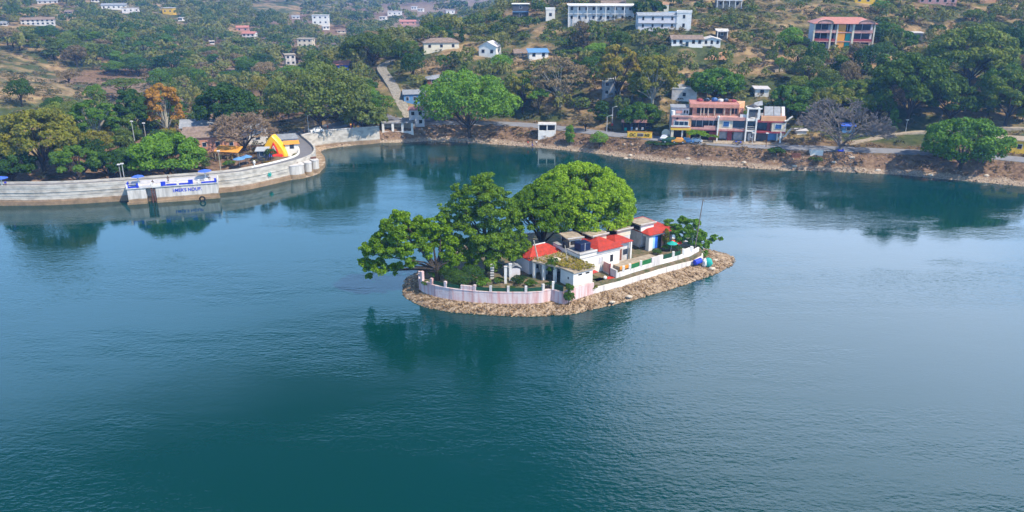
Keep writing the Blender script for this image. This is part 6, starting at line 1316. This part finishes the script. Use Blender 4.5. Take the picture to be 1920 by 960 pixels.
# ---- labels that single out each filler tree
LM = [('orange apartment house', 1576, 66), ('long white villa', 1126, 27), ('white two storey house', 1232, 43), ('low row house', 1300, 78), ('lakeside hotel', 1366, 232), ('yellow signboard', 1199, 246), ('beach kiosk', 1025, 245), ('great round shore tree', 880, 195),
      ('stone path', 738, 165), ('ridge bungalow', 828, 84), ('white gable fronted house', 914, 95), ('blue roof house', 1010, 103), ('deep blue house', 778, 186), ('yellow green twin trees', 1190, 140), ('fresh green tree above the hotel', 1340, 160), ('bare grey shore tree', 1575, 235), ('largest dark hillside tree', 1700, 165), ('grey hut', 1714, 69),
      ('bright right shore tree', 1800, 272), ('pink top edge house', 1757, 3), ('huge olive tree', 602, 185), ('bare brown tree', 465, 245), ('yellow orange tree', 315, 205), ('flat topped knoll tree', 235, 165), ('jetty', 325, 355), ('long brown roofed far building', 72, 42), ('yellow far house', 315, 22), ('hazy white block', 601, 39), ('valley cream house', 570, 82), ('orange roofed far house', 455, 58), ('narrow white valley house', 546, 116), ('ochre shop', 1893, 276)]
CW = {'mixed': 'dark mottled', 'dark': 'very dark green', 'mid': 'mid green', 'olive': 'olive', 'bright': 'fresh green', 'yellow': 'yellow green', 'brownleaf': 'dry brown', 'reed': 'tawny', 'lime': 'lime', 'autumn': 'orange', 'island_mid': 'green'}
FW = {'round': 'rounded', 'tall': 'upright', 'flat': 'flat topped', 'loose': 'open crowned', 'spire': 'pointed', 'shrub': 'shrubby'}
cls = {}
for e, mk, kd, h, rad in TREES:
    px, py, s = proj(e.location + Vector((0, 0, h * .6))); j = min(range(len(LM)), key=lambda j: (LM[j][1] - px) ** 2 + (LM[j][2] - py) ** 2 * 2.5); dx, dy = px - LM[j][1], py - LM[j][2]
    d = ('right of' if dx > 0 else 'left of') if abs(dx) > abs(dy) * 1.3 else ('below' if dy > 0 else 'above')
    cls.setdefault((mk, kd, d, j), []).append((math.hypot(dx, dy), e))
OW = ['nearest', 'second nearest', 'third nearest', 'fourth nearest', 'fifth nearest', 'sixth nearest', 'seventh nearest', 'eighth nearest', 'ninth nearest']
for (mk, kd, d, j), L in cls.items():
    L.sort(key=lambda t: t[0])
    for i, (_, e) in enumerate(L):
        nm = LM[j][0]
        e['label'] = f'{CW[mk]} {FW[kd]} tree {d} the {nm}' if len(L) == 1 else f'{CW[mk]} {FW[kd]} tree {d} the {nm}, {OW[min(i, 8)]} such'
        e['group'] = 'trees on the slopes round the lake'
# ---- the rest of the woodland as one mass
def mass(items, nq, leafk, seed, gains=.0):
    r = np.random.RandomState(seed); tm = []
    for s_ in range(8):
        bl = [(*b[:3], b[3] * 1.1, .55) for b in shape_blobs(['round', 'shrub', 'round', 'round'][s_ % 4], r, 18)]; p, d, tn = blobleaves(bl, nq, r, cull=.7, fill=.05); tm.append(leafverts(p, d, leafk, tn, r, .45, .55))
    C_, F_, T_ = [], [], []; k = 0
    for i, (x, y, z, h, rad, *o) in enumerate(items):
        c, f, t = tm[i % 8]; a = r.uniform(0, 6.28); ca, sa = math.cos(a), math.sin(a)
        C_.append(np.c_[(c[:, 0] * ca - c[:, 1] * sa) * rad + x, (c[:, 0] * sa + c[:, 1] * ca) * rad + y, c[:, 2] * h + z - .2]); F_.append(f + k); k += len(c); T_.append(np.clip(t * .5 + r.rand() * .95 - .15, 0, 1) * 1.8 - .4 + gains)
    return np.concatenate(C_), np.concatenate(F_), np.concatenate(T_)
# distance decides the number of leaf clumps
nearr = [c for c in rest if c[1] < 800]; farr = [c for c in rest if c[1] >= 800]
a1 = mass(nearr, 240, .12, 5); a2 = mass(farr, 70, .22, 6)
link('woodland', npmesh('woodland', np.concatenate([a1[0], a2[0]]), np.concatenate([a1[1], a2[1] + len(a1[0])]), leafmat('leaf_woodland', (.018, .048, .010), (.075, .125, .02), (.18, .18, .045), .2), np.concatenate([a1[2], a2[2]])), kind='stuff', label='mixed woodland covering the hillsides and the hazy valley beyond the lake', cat='woodland')
# scrub on the open slopes and the dry bank
sc = []
def scrub_fn(x, y, z):
    px, py, s = proj((x, y, z))
    if px < -200 or px > 2150 or py < -60: return
    if prot(px, py - 4, py, 3, y): return
    if vnoise(np.array([x]), np.array([y]), 14, 31)[0] + vnoise(np.array([x]), np.array([y]), 5, 32)[0] * .7 < -.12: return
    sc.append((x, y, z, nr.uniform(.6, 2.0), nr.uniform(.7, 1.9)))
scatter(8500, -70, 290, 205, 400, scrub_fn); scatter(3500, -260, -60, 190, 400, scrub_fn)
b1_ = mass(sc, 36, .24, 7, -.05)
link('scrub', npmesh('scrub', b1_[0], b1_[1], leafmat('leaf_lowscrub', (.025, .04, .015), (.085, .085, .035), (.20, .15, .075), .15), b1_[2]), kind='stuff', label='low scrub and dry bushes covering the open slopes', cat='scrub')
bk = []
xs_ = nr.uniform(-25, 200, 9000); ys_ = nr.uniform(180, 255, 9000); ins, dl = inlake(xs_, ys_); rd_ = segdist(xs_, ys_, [tuple(q[:2]) for q in ROAD]); zs_ = height(xs_, ys_)
kb = (~ins) & (dl > 3.0) & (rd_ > 3.6) & (rd_ < 22) & (zs_ < 4.3) & (vnoise(xs_, ys_, 7, 41) > -.22)
for x, y, z in zip(xs_[kb], ys_[kb], zs_[kb]): bk.append((x, y, z - .1, nr.uniform(.3, 1.1), nr.uniform(.4, 1.3)))
b2 = mass(bk, 40, .22, 8)
link('bank_scrub', npmesh('bank_scrub', b2[0], b2[1], leafmat('leaf_bank', (.06, .045, .022), (.15, .10, .055), (.26, .17, .09), .1), b2[2]), kind='stuff', label='dry brown scrub on the bank between the shore road and the beach', cat='scrub')
xs_ = nr.uniform(-60, 140, 60000); ys_ = nr.uniform(185, 252, 60000); ins, dl = inlake(xs_, ys_); kb = (~ins) & (dl < 6.5) & (dl > .0) & (nr.rand(60000) < .75 - dl * .09); X_, Y_ = xs_[kb], ys_[kb]; Z2 = height(X_, Y_)
rd_ = segdist(X_, Y_, DAMP); kk = (rd_ > 4); X_, Y_, Z2 = X_[kk], Y_[kk], Z2[kk]
link('beach_stones', stones(np.c_[X_, Y_, Z2], nr.gamma(2, .07, len(X_)).clip(.08, .7), 14, M['stonebank'], .6), kind='stuff', label='pale pebbles and rubble along the far waterline', cat='stones')
print('scrub', len(sc), len(bk), len(X_))
# ------------------------------------------------------------------ haze
hz = MB(); hz.box(-1650, 1650, -850, 2850, -5, 125)
ho = hz.build('haze', bpy.data.materials.new('haze')); hm = ho.data.materials[0]; hm.use_nodes = True; hn = hm.node_tree.nodes
hn.remove(hn['Principled BSDF']); pv = hn.new('ShaderNodeVolumePrincipled'); pv.inputs['Color'].default_value = (.25, .52, 1.0, 1); pv.inputs['Density'].default_value = .00028; pv.inputs['Anisotropy'].default_value = .2
hm.node_tree.links.new(pv.outputs[0], hn['Material Output'].inputs['Volume']); tag(ho, 'thin blue haze filling the valley', 'haze', kind='stuff')
tris = sum(len(o.data.polygons) * 2 for o in bpy.data.objects if o.type == 'MESH'); print('total', time.time() - T0, 'objects', len(bpy.data.objects), 'tris(inst)', tris)
